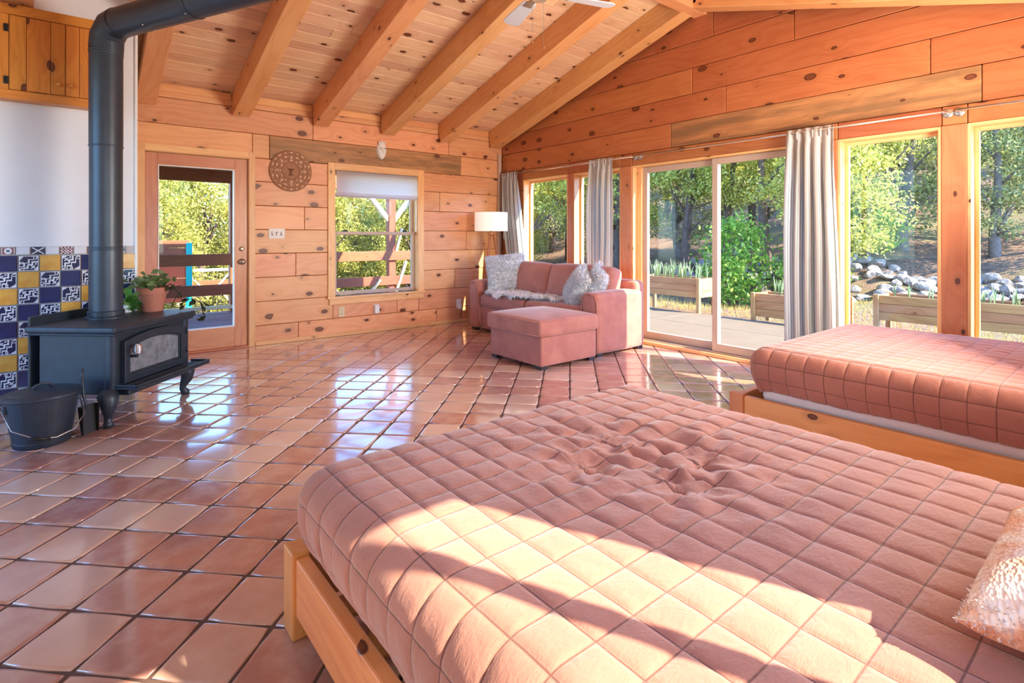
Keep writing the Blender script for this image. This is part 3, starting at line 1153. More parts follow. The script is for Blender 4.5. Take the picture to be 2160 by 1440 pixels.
def deco(kind):
    def f(u, v):
        r_ = math.hypot((u - 0.5) * 1.3, v - 0.5)
        if kind == 0: return 1 if 0.16 < r_ < 0.42 or min(u, v, 1 - u, 1 - v) < 0.08 else (2 if r_ <= 0.16 else 0)
        if kind == 1: return 1 if abs(u - v) < 0.12 or abs(u + v - 1) < 0.12 else 0
        return 1 if (math.sin(u * 22) * math.sin(v * 16)) > 0.1 else 0
    return f


me_deco = []
for k in range(3):
    me = wall_tile_mesh(0.076, BH, deco(k), 16)
    for m in ((M_T_RED, M_T_WHITE, M_T_NAVY) if k != 1 else (M_T_NAVY, M_T_WHITE, M_T_RED)):
        me.materials.append(m)
    me_deco.append(me)
me_wt = wall_tile_mesh(0.076, BH)
me_wt.materials.append(M_T_WHITE)
gb = MB().span((-1.0, HW_Y - 0.004, 0.0), (HW_X - 0.004, HW_Y + 0.002, 1.147)).obj('grout_bed', M_T_GROUT, wall_hearth)
TOPZ = 1.084
for r_ in range(9):
    for c_ in range(-3, 8):
        xc = -0.331 - P / 2 + c_ * P
        zc = TOPZ - P / 2 - r_ * P
        if xc + P / 2 > HW_X + 0.03 or zc < 0.03:
            continue
        s = r_ + c_
        me = me_pat[(r_ + c_ // 2) % 2] if s % 2 else (me_blue if s % 4 == 0 else me_yel)
        o = link('tile', me, None, wall_hearth)
        o.location = (xc, HW_Y - 0.004, zc)
        o.rotation_euler = (0, R(180) if (s % 2 and (r_ // 2) % 2) else 0, 0)
for i in range(-6, 9):
    xc = -0.383 + i * 0.082
    if xc + 0.04 > HW_X:
        continue
    o = link('tile', me_wt if i % 2 else me_deco[(i // 2) % 3], None, wall_hearth)
    o.location = (xc, HW_Y - 0.004, 1.116)
tag(MB().span((HW_X - 0.008, HW_Y - 0.016, 0.0), (HW_X + 0.014, HW_Y + 0.03, 3.11)).obj('trim_2', M_WHITE, bevel=0.008), kind='structure')

# ------------------------------------------------------------------ door and window of the left wall
def lboard(parent, name, x0, x1, z0, z1, y0, y1, mat, grain='x', bevel=0.003, origin=(0, 0, 0)):
    """board on the left wall, in world spans, grain along x or z"""
    c = Vector(((x0 + x1) / 2, (y0 + y1) / 2, (z0 + z1) / 2)) - Vector(origin)
    dx, dy, dz = x1 - x0, y1 - y0, z1 - z0
    if grain == 'x':
        mb, m = MB().box((0, 0, 0), (dx, dz, dy)), axes(c, (1, 0, 0), (0, 0, 1), (0, -1, 0))
    else:
        mb, m = MB().box((0, 0, 0), (dz, dx, dy)), axes(c, (0, 0, 1), (-1, 0, 0), (0, -1, 0))
    return mb.obj(name, mat, parent, bevel=bevel, mw=m)


d1 = empty('door_1', (1.0, YN, 0), kind='structure')
O = (1.0, YN, 0)
lboard(d1, 'casing', 0.47, 0.535, 0, 2.155, YN - 0.022, YN + 0.0, M_TRIM, 'z', origin=O)
lboard(d1, 'casing', 1.49, 1.556, 0, 2.155, YN - 0.022, YN + 0.0, M_TRIM, 'z', origin=O)
lboard(d1, 'casing', 0.535, 1.49, 2.085, 2.155, YN - 0.022, YN + 0.0, M_TRIM, 'x', origin=O)
lboard(d1, 'jamb', 0.50, 0.522, 0, 2.1, YN, YN + TH, M_TRIM, 'z', origin=O)
lboard(d1, 'jamb', 1.485, 1.505, 0, 2.1, YN, YN + TH, M_TRIM, 'z', origin=O)
lboard(d1, 'jamb', 0.522, 1.485, 2.08, 2.1, YN, YN + TH, M_TRIM, 'x', origin=O)
lboard(d1, 'threshold', 0.50, 1.505, 0.0, 0.02, YN - 0.02, YN + TH, M_POST, 'x', origin=O)
leaf = empty('door_leaf')
leaf.parent = d1
ya, yb = YN + 0.02, YN + 0.065
lboard(leaf, 'stile', 0.526, 0.645, 0.02, 2.075, ya, yb, M_DOOR, 'z', origin=O)
lboard(leaf, 'stile', 1.355, 1.482, 0.02, 2.075, ya, yb, M_DOOR, 'z', origin=O)
lboard(leaf, 'top_rail', 0.645, 1.355, 1.955, 2.075, ya, yb, M_DOOR, 'x', origin=O)
lboard(leaf, 'bottom_rail', 0.645, 1.355, 0.02, 0.235, ya, yb, M_DOOR, 'x', origin=O)
mb = MB()
for q in ((0.645, 1.355, 0.235, 0.247), (0.645, 1.355, 1.943, 1.955), (0.645, 0.657, 0.247, 1.943), (1.343, 1.355, 0.247, 1.943)):
    mb.span((q[0] - 1.0, 0.012, q[2]), (q[1] - 1.0, 0.07, q[3]))
tag(mb.obj('glazing_bead', M_WHITE, leaf, bevel=0.003), 'pale bead around the glass')
MB().span((0.657 - 1, 0.04, 0.247), (1.343 - 1, 0.046, 1.943)).obj('pane', M_GLASS, leaf)
for nm, z, rad in (('deadbolt', 1.085, 0.026), ('door_knob', 0.945, 0.034)):
    mb = MB().lathe([(0.0, 0.0), (rad, 0.0), (rad, 0.006), (rad * 0.45, 0.012), (rad * 0.4, 0.03), (rad * 0.8, 0.038), (rad * 0.85, 0.055), (rad * 0.5, 0.064), (0, 0.066)] if nm == 'door_knob'
                    else [(0, 0), (rad, 0), (rad * 0.95, 0.014), (rad * 0.6, 0.018), (0, 0.018)], 20)
    mb.obj(nm, M_BRASS, leaf, smooth=True, mw=axes((1.425 - 1.0, 0.02, z), (1, 0, 0), (0, 0, 1), (0, -1, 0)))

w1 = empty('window_5', (3.03, YN, 0.39), kind='structure')
O = (3.03, YN, 0.39)
lboard(w1, 'casing', 2.373, 2.455, 0.47, 2.12, YN - 0.024, YN, M_TRIM, 'z', origin=O)
lboard(w1, 'casing', 3.60, 3.69, 0.47, 2.12, YN - 0.024, YN, M_TRIM, 'z', origin=O)
lboard(w1, 'casing', 2.455, 3.60, 2.035, 2.12, YN - 0.024, YN, M_TRIM, 'x', origin=O)
lboard(w1, 'apron', 2.39, 3.68, 0.39, 0.47, YN - 0.026, YN, M_TRIM, 'x', origin=O)
lboard(w1, 'sill', 2.36, 3.70, 0.465, 0.488, YN - 0.045, YN + 0.03, M_TRIM, 'x', origin=O)
for x0, x1 in ((2.45, 2.47), (3.59, 3.61)):
    lboard(w1, 'jamb', x0, x1, 0.488, 2.04, YN, YN + TH, M_TRIM, 'z', origin=O)
for sash, z0, z1, y in (('upper_sash', 1.24, 2.03, 0.11), ('lower_sash', 0.495, 1.285, 0.07)):
    e_ = empty(sash)
    e_.parent = w1
    f = 0.042
    for x0, x1, a0, a1 in ((2.47, 2.47 + f, z0, z1), (3.59 - f, 3.59, z0, z1), (2.47 + f, 3.59 - f, z0, z0 + f), (2.47 + f, 3.59 - f, z1 - f, z1)):
        MB().span((x0 - O[0], y, a0 - O[2]), (x1 - O[0], y + 0.035, a1 - O[2])).obj('sash_rail', M_VINYL, e_, bevel=0.004)
    MB().span((2.47 + f - O[0], y + 0.016, z0 + f - O[2]), (3.59 - f - O[0], y + 0.02, z1 - f - O[2])).obj('pane', M_GLASS, e_)
for x in (2.62, 3.44):
    MB().span((x - 0.03 - O[0], 0.05, 1.285 - O[2]), (x + 0.03 - O[0], 0.075, 1.305 - O[2])).obj('sash_lock', M_BLACK, w1, bevel=0.004)

# white roman shade, pulled up
rs_ = empty('roman_shade', (3.03, YN + 0.02, 2.03), label='white cloth roman shade pulled up at the top of the double-hung window', cat='blind')
M_BLIND = Mat('shade_cloth', (252, 251, 252), 0.9)
t = M_BLIND.n('ShaderNodeBsdfTranslucent')
t.inputs[0].default_value = lin((252, 250, 252))
mx = M_BLIND.n('ShaderNodeMixShader')
mx.inputs[0].default_value = 0.75
M_BLIND.link(M_BLIND.p.outputs[0], mx.inputs[1])
M_BLIND.link(t.outputs[0], mx.inputs[2])
M_BLIND.link(mx.outputs[0], M_BLIND.out.inputs[0])
M_BLIND = M_BLIND.m
prof = [(0.0, 0.0), (-0.035, 0.0), (-0.045, -0.12), (-0.052, -0.24), (-0.058, -0.29), (-0.045, -0.318), (-0.01, -0.322), (0.008, -0.30), (-0.005, -0.27)]
V, F = [], []
nx = 24
for i in range(nx):
    x = -0.555 + 1.11 * i / (nx - 1)
    for y, z in prof:
        V.append((x, y + 0.003 * math.sin(i * 1.7) * min(1, -z * 4), z + 0.004 * math.sin(i * 0.9) * (-z)))
link('shade_cloth', np_mesh('shade_cloth', V, grid_faces(nx, len(prof))), M_BLIND, rs_)
for k, dz in enumerate((-0.27, -0.295)):
    mb = MB().tube([(-0.55, -0.05 - 0.004 * k, dz), (0.0, -0.057, dz - 0.003), (0.55, -0.05, dz)], 0.006, 8)
    mb.obj('hem_fold', M_BLIND, rs_, smooth=True)

# ------------------------------------------------------------------ things on the left wall
M_CLAY = plain('carved_stone', (222, 186, 156), 0.8, var=0.16, scale=30, bump=0.3)
M_CLAYD = plain('carved_stone_ground', (168, 122, 94), 0.8, var=0.2, scale=40, bump=0.3)
pl = empty('carved_plaque', (1.94, YN - 0.006, 1.98), label='round tan carved plaque with ring pattern on the wall between door and window', cat='plaque')
PM = axes((0, 0, 0), (1, 0, 0), (0, 0, 1), (0, -1, 0))
MB().lathe([(0, 0), (0.236, 0), (0.238, 0.012), (0.228, 0.018), (0.222, 0.014), (0.2, 0.014), (0.196, 0.02), (0.186, 0.02), (0.182, 0.014), (0.155, 0.013), (0.15, 0.019), (0.138, 0.019), (0.134, 0.013),
            (0.108, 0.013), (0.104, 0.021), (0.092, 0.021), (0.088, 0.014), (0.06, 0.014), (0, 0.015)], 48).obj('disc', M_CLAYD, pl, smooth=False, mw=PM)
mb = MB()
for n_, r0, w_, l_ in ((20, 0.212, 0.03, 0.018), (16, 0.169, 0.034, 0.018), (12, 0.121, 0.03, 0.018)):
    for k in range(n_):
        t = 2 * math.pi * k / n_
        q = Matrix.Rotation(t, 3, 'Z')
        mb.box(q @ Vector((r0, 0, 0.017)), (l_, w_ if k % 2 else w_ * 0.5, 0.014), q)
tag(mb.obj('carved_glyphs', M_CLAY, pl, bevel=0.002, seg=1, mw=PM), kind='stuff')
mb = MB()
for k in range(8):
    t = 2 * math.pi * k / 8
    q = Matrix.Rotation(t, 3, 'Z')
    a_, b_, c_ = q @ Vector((0.135, -0.022, 0.018)), q @ Vector((0.135, 0.022, 0.018)), q @ Vector((0.178, 0, 0.03))
    mb.add([a_, b_, c_, q @ Vector((0.145, 0, 0.032))], [(0, 1, 3), (1, 2, 3), (2, 0, 3)])
tag(mb.obj('carved_points', M_CLAY, pl, mw=PM), kind='stuff')
mb = MB().box((0, -0.015, 0.018), (0.02, 0.06, 0.014)).box((0, 0.02, 0.018), (0.07, 0.016, 0.014)).box((0, -0.045, 0.018), (0.05, 0.014, 0.014))
tag(mb.obj('centre_boss', plain('dark_carving', (122, 82, 58), 0.8), pl, bevel=0.004, mw=PM), 'darker raised figure in the middle')

mk = empty('wall_mask', (3.07, YN - 0.004, 2.33), label='small white mask hung on the wall above the double-hung window', cat='mask')
n = 17
s_ = np.linspace(-1, 1, n)
U, W = np.meshgrid(s_, s_, indexing='ij')
rad = np.sqrt(np.clip(1 - W ** 2, 0, 1))
X = U * 0.066 * rad * (1 - 0.18 * (W < 0) * -W)
Z = W * 0.115
Y = -0.055 * np.sqrt(np.clip(1 - U ** 2, 0, 1)) * (0.35 + 0.65 * rad) - 0.03 * np.exp(-(U / 0.16) ** 2) * np.exp(-((W + 0.05) / 0.28) ** 2) + 0.016 * (np.exp(-((np.abs(U) - 0.42) / 0.17) ** 2 - ((W - 0.2) / 0.1) ** 2)) + 0.012 * np.exp(-(U / 0.3) ** 2 - ((W + 0.52) / 0.07) ** 2)
link('face', np_mesh('face', np.stack([X, Y, Z], -1).reshape(-1, 3), grid_faces(n, n)), M_WHITE, mk)
mb = MB()
for k in range(-2, 3):
    mb.tube([(k * 0.018, -0.02, 0.1 - abs(k) * 0.01), (k * 0.022, -0.03, 0.135 - abs(k) * 0.008)], [0.012, 0.003], 8)
mb.obj('crown_points', M_WHITE, mk, smooth=True)
for s in (-1, 1):
    MB().tube([(s * 0.027 - 0.012, -0.047, 0.024), (s * 0.027 + 0.012, -0.047, 0.024)], 0.004, 6).obj('eye', M_BLACK, mk)


def plate(name, x, z, w, h, mat, label, cat, what):
    e_ = empty(name, (x, YN, z), label=label, cat=cat)
    rounded('cover_plate', (w, 0.007, h), mat, e_, (0, -0.0045, 0), 0.002, 2)
    if what == 'toggles':
        for k in (-1, 0, 1):
            rounded('toggle', (0.012, 0.016, 0.028), M_WHITE, e_, (k * 0.05, -0.014, 0.004 * (1 if k else -1)), 0.003, 2)
            MB().span((k * 0.05 - 0.008, -0.0095, -0.02), (k * 0.05 + 0.008, -0.008, 0.02)).obj('toggle_slot', M_FOOT, e_)
    elif what == 'outlet':
        for dz in (-0.02, 0.02):
            rounded('socket', (0.034, 0.004, 0.028), mat, e_, (0, -0.009, dz), 0.0015, 2)
            for dx in (-0.007, 0.007):
                MB().span((dx - 0.0015, -0.0125, dz - 0.005), (dx + 0.0015, -0.0105, dz + 0.006)).obj('slot', M_BLACK, e_)
    elif what == 'plug':
        rounded('plug_body', (0.05, 0.045, 0.06), M_WHITE, e_, (0.004, -0.03, -0.045), 0.01, 3)
        rounded('socket', (0.034, 0.004, 0.028), mat, e_, (0, -0.009, 0.03), 0.0015, 2)
        MB().tube([(0.02, -0.05, -0.02), (0.035, -0.06, -0.03), (0.03, -0.05, -0.06), (0.02, -0.03, -0.2)], 0.004, 8).obj('plug_cord', M_BLACK, e_, smooth=True)
    elif what == 'box':
        rounded('device_body', (w * 0.9, 0.04, h * 0.92), mat, e_, (0, -0.026, 0), 0.008, 3)
    return e_


plate('light_switch', 1.787, 1.255, 0.175, 0.115, M_WHITE, 'wide white plate with three toggle switches beside the door', 'light switch', 'toggles')
plate('wall_outlet', 2.545, 0.295, 0.075, 0.12, M_OUTLET, 'ivory outlet low on the wall under the double-hung window', 'outlet', 'outlet')
plate('plug_in_device', 3.0, 0.292, 0.07, 0.115, M_WHITE, 'white plug-in box low on the wall below the window', 'plug-in', 'box')
plate('wall_outlet', 4.26, 0.262, 0.075, 0.13, M_WHITE, 'white outlet with a plug in it beside the sofa arm', 'outlet', 'plug')

# ------------------------------------------------------------------ curtain rods and curtains
ROD_X, ROD_Z = XR - 0.085, 2.137


def rod(y0, y1, label):
    e_ = empty('curtain_rod', (ROD_X, (y0 + y1) / 2, ROD_Z), label=label, cat='curtain rod')
    h = (y1 - y0) / 2
    MB().tube([(0, -h, 0), (0, h, 0)], 0.0095, 14).obj('pole', M_CHROME, e_, smooth=True)
    for s in (-1, 1):
        MB().tube([(0, s * (h - 0.012), 0), (0.03, s * (h + 0.004), 0), (0.055, s * (h + 0.006), 0), (0.085, s * (h + 0.006), 0)], 0.0095, 12).obj('return_arm', M_CHROME, e_, smooth=True)
        MB().lathe([(0, 0), (0.034, 0), (0.034, 0.006), (0.024, 0.014), (0.014, 0.016), (0, 0.016)], 20).obj('wall_flange', M_STEEL, e_, smooth=False,
            mw=axes((0.085, s * (h + 0.006), 0), (0, 1, 0), (0, 0, 1), (-1, 0, 0)))


rod(3.98, 6.40, 'long steel curtain rod over the two narrow windows behind the sofa')
rod(1.10, 3.90, 'steel curtain rod over the sliding door, ending at the thick post')
rod(0.08, 1.02, 'steel curtain rod over the window right of the thick post')


def curtain(yt, yb, z0, folds, seed, label):
    """gathered cloth panel hanging from the rod; yt, yb = (start, end) at top and bottom"""
    e_ = empty('curtain', (ROD_X, (yt[0] + yt[1]) / 2, ROD_Z), label=label, cat='curtain')
    cy = (yt[0] + yt[1]) / 2
    rn = np.random.RandomState(seed)
    nu, nv = 22 * folds, 40
    u = np.linspace(0, 1, nu)
    ztop = ROD_Z + 0.03
    V, UV = [], []
    ph = np.cumsum(rn.uniform(0.75, 1.25, nu))
    ph = (ph - ph[0]) / (ph[-1] - ph[0]) * folds * 2 * math.pi
    am = 0.7 + 0.6 * vnoise(u * folds, u * 0 + 3.1, seed)
    for i in range(nu):
        for j in range(nv):
            t = j / (nv - 1)
            te = t ** 1.3
            w = 0.014 + 0.032 * min(1, t * 4) * (0.75 + 0.5 * vnoise(np.array([u[i] * 4]), np.array([t * 2.5]), seed + 3)[0])
            ya = yt[0] + (yb[0] - yt[0]) * te
            yb_ = yt[1] + (yb[1] - yt[1]) * te
            x = w * am[i] * math.sin(ph[i]) + 0.012 * math.sin(ph[i] * 0.31 + t * 3)
            y = ya + (yb_ - ya) * u[i] + 0.010 * math.cos(ph[i]) * min(1, t * 5) + 0.006 * math.sin(t * 7 + u[i] * 5)
            z = ztop + (z0 - ztop) * t
            if t < 0.06:
                x = x * 0.6 - 0.002
            V.append((x - 0.006, y - cy, z - ROD_Z))
            UV.append((u[i], t))
    me = np_mesh('cloth', V, grid_faces(nu, nv))
    set_uv(me, UV)
    o = link('cloth', me, M_CURTAIN, e_)
    md = o.modifiers.new('thickness', 'SOLIDIFY')
    md.thickness = 0.003
    n_tab = folds + 1
    for k in range(n_tab):
        y = yt[0] + (yt[1] - yt[0]) * (k + 0.5) / n_tab - cy
        MB().tube([(-0.012, y, -0.06), (-0.017, y, 0.0), (0, y, 0.017), (0.015, y, 0), (0.01, y, -0.05)], 0.006, 6).obj('tab_loop', M_CURTAIN, e_, smooth=True)
    return e_


curtain((6.04, 6.39), (5.74, 6.03), 0.06, 5, 11, 'striped grey-white curtain in the corner behind the floor lamp')
curtain((4.25, 4.63), (4.29, 4.58), 0.06, 5, 12, 'striped grey-white curtain between the narrow windows and the sliding door')
curtain((1.84, 2.23), (1.78, 2.24), 0.05, 5, 13, 'striped grey-white curtain at the far bed, beside the sliding door')

# ------------------------------------------------------------------ beds, quilts, pillow
def bed(name, x0, label):
    """low platform bed, head at the south wall; x0 = outer face of the left rail"""
    w, y1, y0 = 1.555, 1.765, YS + 0.02
    e_ = empty(name, (x0 + w / 2, (y0 + y1) / 2, 0), label=label, cat='bed')
    cx, cy = x0 + w / 2, (y0 + y1) / 2

    def bd(nm, a_, b_, grain):
        c = Vector([(a_[i] + b_[i]) / 2 for i in range(3)]) - Vector((cx, cy, 0))
        s = [b_[i] - a_[i] for i in range(3)]
        if grain == 'y':
            mb, m = MB().box((0, 0, 0), (s[1], s[2], s[0])), axes(c, (0, 1, 0), (0, 0, 1), (1, 0, 0))
        elif grain == 'x':
            mb, m = MB().box((0, 0, 0), (s[0], s[2], s[1])), axes(c, (1, 0, 0), (0, 0, 1), (0, -1, 0))
        else:
            mb, m = MB().box((0, 0, 0), (s[2], s[0], s[1])), axes(c, (0, 0, 1), (1, 0, 0), (0, 1, 0))
        return mb.obj(nm, M_BED, e_, bevel=0.006, mw=m)
    for xa in (x0 - 0.01, x0 + w - 0.045):
        for ya in (y1 - 0.09, y0):
            bd('post', (xa, ya, 0), (xa + 0.055, ya + 0.09, 0.262), 'z')
    bd('side_rail', (x0, y0 + 0.09, 0.075), (x0 + 0.04, y1 - 0.09, 0.25), 'y')
    bd('side_rail', (x0 + w - 0.04, y0 + 0.09, 0.075), (x0 + w, y1 - 0.09, 0.25), 'y')
    bd('end_rail', (x0 + 0.045, y1 - 0.06, 0.075), (x0 + w - 0.045, y1 - 0.02, 0.25), 'x')
    for k in range(9):
        ya = y0 + 0.12 + k * 0.19
        bd('slat', (x0 + 0.04, ya, 0.185), (x0 + w - 0.04, ya + 0.09, 0.205), 'x')
    V, F = soft_box(1.435, 1.85, 0.28, 0.06, 6)
    o = link('mattress', np_mesh('mattress', V, F), M_MATTRESS, e_)
    o.location = (0, -0.075 + (y1 - 0.145 - (y1 + y0) / 2) - 0.935 + 0.075, 0.346)
    return e_


def quilt(name, cx, y_head, y_foot, top, half, hem, seed, label, dents, wrinkle=1.0):
    """square-stitched coverlet draped over a mattress"""
    r = 0.075
    cell = 0.1005
    L = y_foot - y_head
    drop = top - hem
    ext = drop + r * (math.pi / 2 - 1) 
    offs = np.array([-0.05, 0.0, 0.05, 0.14, 0.3, 0.5, 0.7, 0.86])

    def samples(a0, a1):
        k = np.arange(math.floor(a0 / cell), math.ceil(a1 / cell) + 1)
        q = ((k[:, None] + offs[None, :]) * cell).ravel()
        q = q[(q > a0 + 0.003) & (q < a1 - 0.003)]
        return np.concatenate([[a0], q, [a1]])
    u = samples(-(half - r + ext), half - r + ext)
    v = samples(0, L - r + ext)
    U, W = np.meshgrid(u, v, indexing='ij')
    a_, b_ = half - r, L - r
    ux = np.clip(np.abs(U) - a_, 0, None)
    vy = np.clip(W - b_, 0, None)
    D = (ux ** 4 + vy ** 4) ** 0.25
    n2 = np.sqrt(ux ** 2 + vy ** 2) + 1e-9
    th = np.clip(D / r, 0, math.pi / 2)
    off = r * np.sin(th)
    dn = r * (1 - np.cos(th)) + np.clip(D - r * math.pi / 2, 0, None)
    frac = np.clip(dn / drop, 0, 1)
    hemw = (vnoise(U * 3 + 50, W * 3 + 50, seed + 5) - 0.5) * 0.05 * frac ** 2
    dn = np.minimum(dn, drop + 0.0) + hemw
    off = off + 0.028 * np.sin(np.pi * frac ** 0.9) - 0.03 * frac ** 3
    X = np.sign(U) * (np.minimum(np.abs(U), a_) + off * ux / n2)
    Y = np.minimum(W, b_) + off * vy / n2
    Z = top - dn
    # gentle hollows
    for dx, dy, dr, dd in dents:
        q = ((X - dx) ** 2 + (Y - dy) ** 2) / dr ** 2
        Z = Z - dd * np.exp(-q)
    Pn = np.stack([X, Y, Z], -1)
    du = np.gradient(Pn, axis=0)
    dv = np.gradient(Pn, axis=1)
    N = np.cross(du, dv)
    N /= np.linalg.norm(N, axis=-1, keepdims=True) + 1e-9
    su = np.abs(np.sin(math.pi * U / cell))
    sw = np.abs(np.sin(math.pi * W / cell))
    puff = 0.0048 * (1 - np.exp(-su * 6.0)) * (1 - np.exp(-sw * 6.0)) + 0.0012 * su * sw
    jx = 0.006 * (vnoise(U * 7 + 9, W * 7 + 4, seed) - 0.5)
    jy = 0.006 * (vnoise(U * 7 + 19, W * 7 + 14, seed + 1) - 0.5)
    Pn[..., 0] += jx
    Pn[..., 1] += jy
    # wrinkles: fine crimps running off the seams, stronger around the hollows and down the sides
    wr = (vnoise(U * 30 + 3, W * 9, seed + 2) - 0.5) * 0.0022 + (vnoise(U * 11, W * 38, seed + 3) - 0.5) * 0.002
    loc = np.zeros_like(U)
    for dx, dy, dr, dd in dents:
        q = np.sqrt((X - dx) ** 2 + (Y - dy) ** 2)
        angp = np.arctan2(Y - dy, X - dx)
        loc += np.exp(-(q / (dr * 2.6)) ** 2) * (np.sin(angp * 9 + 6 * vnoise(U * 6, W * 6, seed + 7)) * 0.4 + vnoise(U * 22, W * 22, seed + 9) - 0.5) * 0.010 * wrinkle
    side = np.clip(frac * 2, 0, 1)
    along = np.where(ux > vy, W, U)
    wr2 = (vnoise(along * 60, D * 5, seed + 4) - 0.5) * 0.006 * side
    Pn = Pn + N * (puff + wr * wrinkle + wr2 + loc)[..., None]
    me = np_mesh('quilt', Pn.reshape(-1, 3), grid_faces(*U.shape))
    set_uv(me, np.stack([U / cell, W / cell], -1).reshape(-1, 2))
    o = link(name, me, M_QUILT, None)
    o.location = (cx, y_head, 0)
    md = o.modifiers.new('thickness', 'SOLIDIFY')
    md.thickness = 0.008
    md.offset = -1
    return tag(o, label, 'quilt', 'clay pink quilts on the beds')


bed('bed', 0.515, 'low pine platform bed in front, its corner post on the tiles')
bed('bed', 3.165, 'low pine platform bed under the far windows, beside the sliding door')
quilt('quilt', 1.275, YS + 0.06, 1.635, 0.545, 0.755, 0.275, 21, 'clay pink square-stitched quilt on the front bed, crossed by sunlight',
      [(-0.10, 1.30, 0.10, 0.018), (0.02, 1.05, 0.09, 0.02), (0.22, 1.14, 0.12, 0.022), (0.12, 1.36, 0.16, 0.012)])
quilt('quilt', 3.925, YS + 0.06, 1.635, 0.555, 0.748, 0.285, 35, 'clay pink square-stitched quilt on the far bed by the windows',
      [(0.3, 1.0, 0.07, 0.012), (0.0, 0.6, 0.2, 0.01)], 0.8)


def fur(V, F, count, length, seed, lean=(0, 0, -0.3), width=0.005, keep=None):
    """tapering tufts on a surface, as one mesh"""
    rn = np.random.RandomState(seed)
    V = np.asarray(V, float)
    F = np.asarray(F)
    P0, P1, P2, P3 = (V[F[:, i]] for i in range(4))
    Nf = np.cross(P2 - P0, P3 - P1)
    A = np.linalg.norm(Nf, axis=1)
    Nf = Nf / (A[:, None] + 1e-12)
    pr = A / A.sum()
    idx = rn.choice(len(F), count, p=pr)
    s, t = rn.rand(count, 1), rn.rand(count, 1)
    B = (P0[idx] * (1 - s) + P1[idx] * s) * (1 - t) + (P3[idx] * (1 - s) + P2[idx] * s) * t
    if keep is not None:
        k = keep(B)
        B, idx = B[k], idx[k]
    n = len(B)
    d = Nf[idx] + rn.normal(0, 0.55, (n, 3)) + np.array(lean)
    d /= np.linalg.norm(d, axis=1, keepdims=True)
    w = np.cross(d, rn.normal(0, 1, (n, 3)))
    w /= np.linalg.norm(w, axis=1, keepdims=True) + 1e-9
    ln = length * rn.uniform(0.6, 1.3, (n, 1))
    tri = np.stack([B - w * width, B + w * width, B + d * ln], 1).reshape(-1, 3)
    return np_mesh('fur', tri, np.arange(n * 3).reshape(-1, 3), False)


M_KNIT = Mat('orange_knit', rough=0.9)
_o = M_KNIT.obj()
vv = M_KNIT.n('ShaderNodeTexVoronoi')
vv.inputs['Scale'].default_value = 1.0
M_KNIT.link(M_KNIT.vmath('MULTIPLY', _o, (130, 170, 60)), vv.inputs['Vector'])
big = M_KNIT.noise(_o, 14.0, 2.0)
cc = M_KNIT.mix(M_KNIT.mrange(big, 0.42, 0.6), lin((238, 176, 138)), lin((248, 230, 210)))
M_KNIT.base(M_KNIT.mix(M_KNIT.mrange(vv.outputs['Distance'], 0.45, 0.9, 0.0, 0.55), cc, lin((196, 130, 100))))
M_KNIT.bump(vv.outputs['Distance'], 0.45, 0.006)
M_KNIT = M_KNIT.m
pw = empty('knit_pillow', (1.33, 0.045, 0.66), label='orange and cream knitted pillow at the head of the front bed', cat='pillow')
V, F = pillow_pts(0.5, 0.38, 0.17)
o = link('pillow_cover', np_mesh('pillow_cover', V, F), M_KNIT, pw)
me = fur(V, F, 12000, 0.006, 4, (0, 0, 0), 0.0018, keep=lambda B: np.maximum(np.abs(B[:, 0]) / 0.25, np.abs(B[:, 1]) / 0.19) > 0.9)
o2 = link('fringe', me, plain('grey_fringe', (206, 180, 166), 0.9, var=0.3, scale=60), pw)
o2['kind'] = 'stuff'
pw.rotation_euler = (R(13), R(0), R(181))

# ------------------------------------------------------------------ sofa, ottoman, cushions, throw
SX0, SX1, SY0, SY1 = 4.06, 4.87, 3.68, 5.96
sofa = empty('sofa', ((SX0 + SX1) / 2, (SY0 + SY1) / 2, 0), label='rose microsuede sofa under the narrow windows', cat='sofa')
SO = Vector(sofa.location)


def block(name, a_, b_, mat, parent, origin, r=0.05, bulge=(0, 0, 0), rot=None, n=7):
    s = [b_[i] - a_[i] for i in range(3)]
    V, F = soft_box(s[0], s[1], s[2], r, n, bulge)
    o = link(name, np_mesh(name, V, F), mat, parent)
    o.location = Vector([(a_[i] + b_[i]) / 2 for i in range(3)]) - Vector(origin)
    if rot:
        o.rotation_euler = rot
    return o


block('base', (SX0 + 0.05, SY0 + 0.2, 0.03), (SX1 - 0.1, SY1 - 0.2, 0.315), M_SOFA, sofa, SO, 0.02)
block('back_frame', (SX1 - 0.17, SY0 + 0.02, 0.03), (SX1, SY1 - 0.02, 0.745), M_SOFA, sofa, SO, 0.06)
for ya in (SY0, SY1 - 0.22):
    arm = block('arm', (SX0, ya, 0.03), (SX1 - 0.03, ya + 0.22, 0.645), M_SOFA, sofa, SO, 0.05, (0.0, 0.0, 0.012))
    zz, hx, hy = 0.30, (SX1 - 0.03 - SX0) / 2, 0.11
    loop = [(-hx - 0.001, -hy + 0.004, -0.29), (-hx - 0.001, -hy + 0.003, 0.2), (-hx, -hy + 0.03, 0.275), (-hx, 0, 0.30), (-hx, hy - 0.03, 0.275), (-hx - 0.001, hy - 0.003, 0.2), (-hx - 0.001, hy - 0.004, -0.29)]
    loop = [(x + 0.012 if 0 else x + 0.006, y, z) for x, y, z in loop]
    MB().tube(loop, 0.006, 8).obj('piping', M_SOFA, arm, smooth=True)
sy_m = 4.84
for ya, yb in ((SY0 + 0.225, sy_m), (sy_m + 0.005, SY1 - 0.225)):
    block('seat_cushion', (SX0 + 0.02, ya, 0.315), (SX1 - 0.2, yb, 0.475), M_SOFA, sofa, SO, 0.05, (0, 0, 0.02))
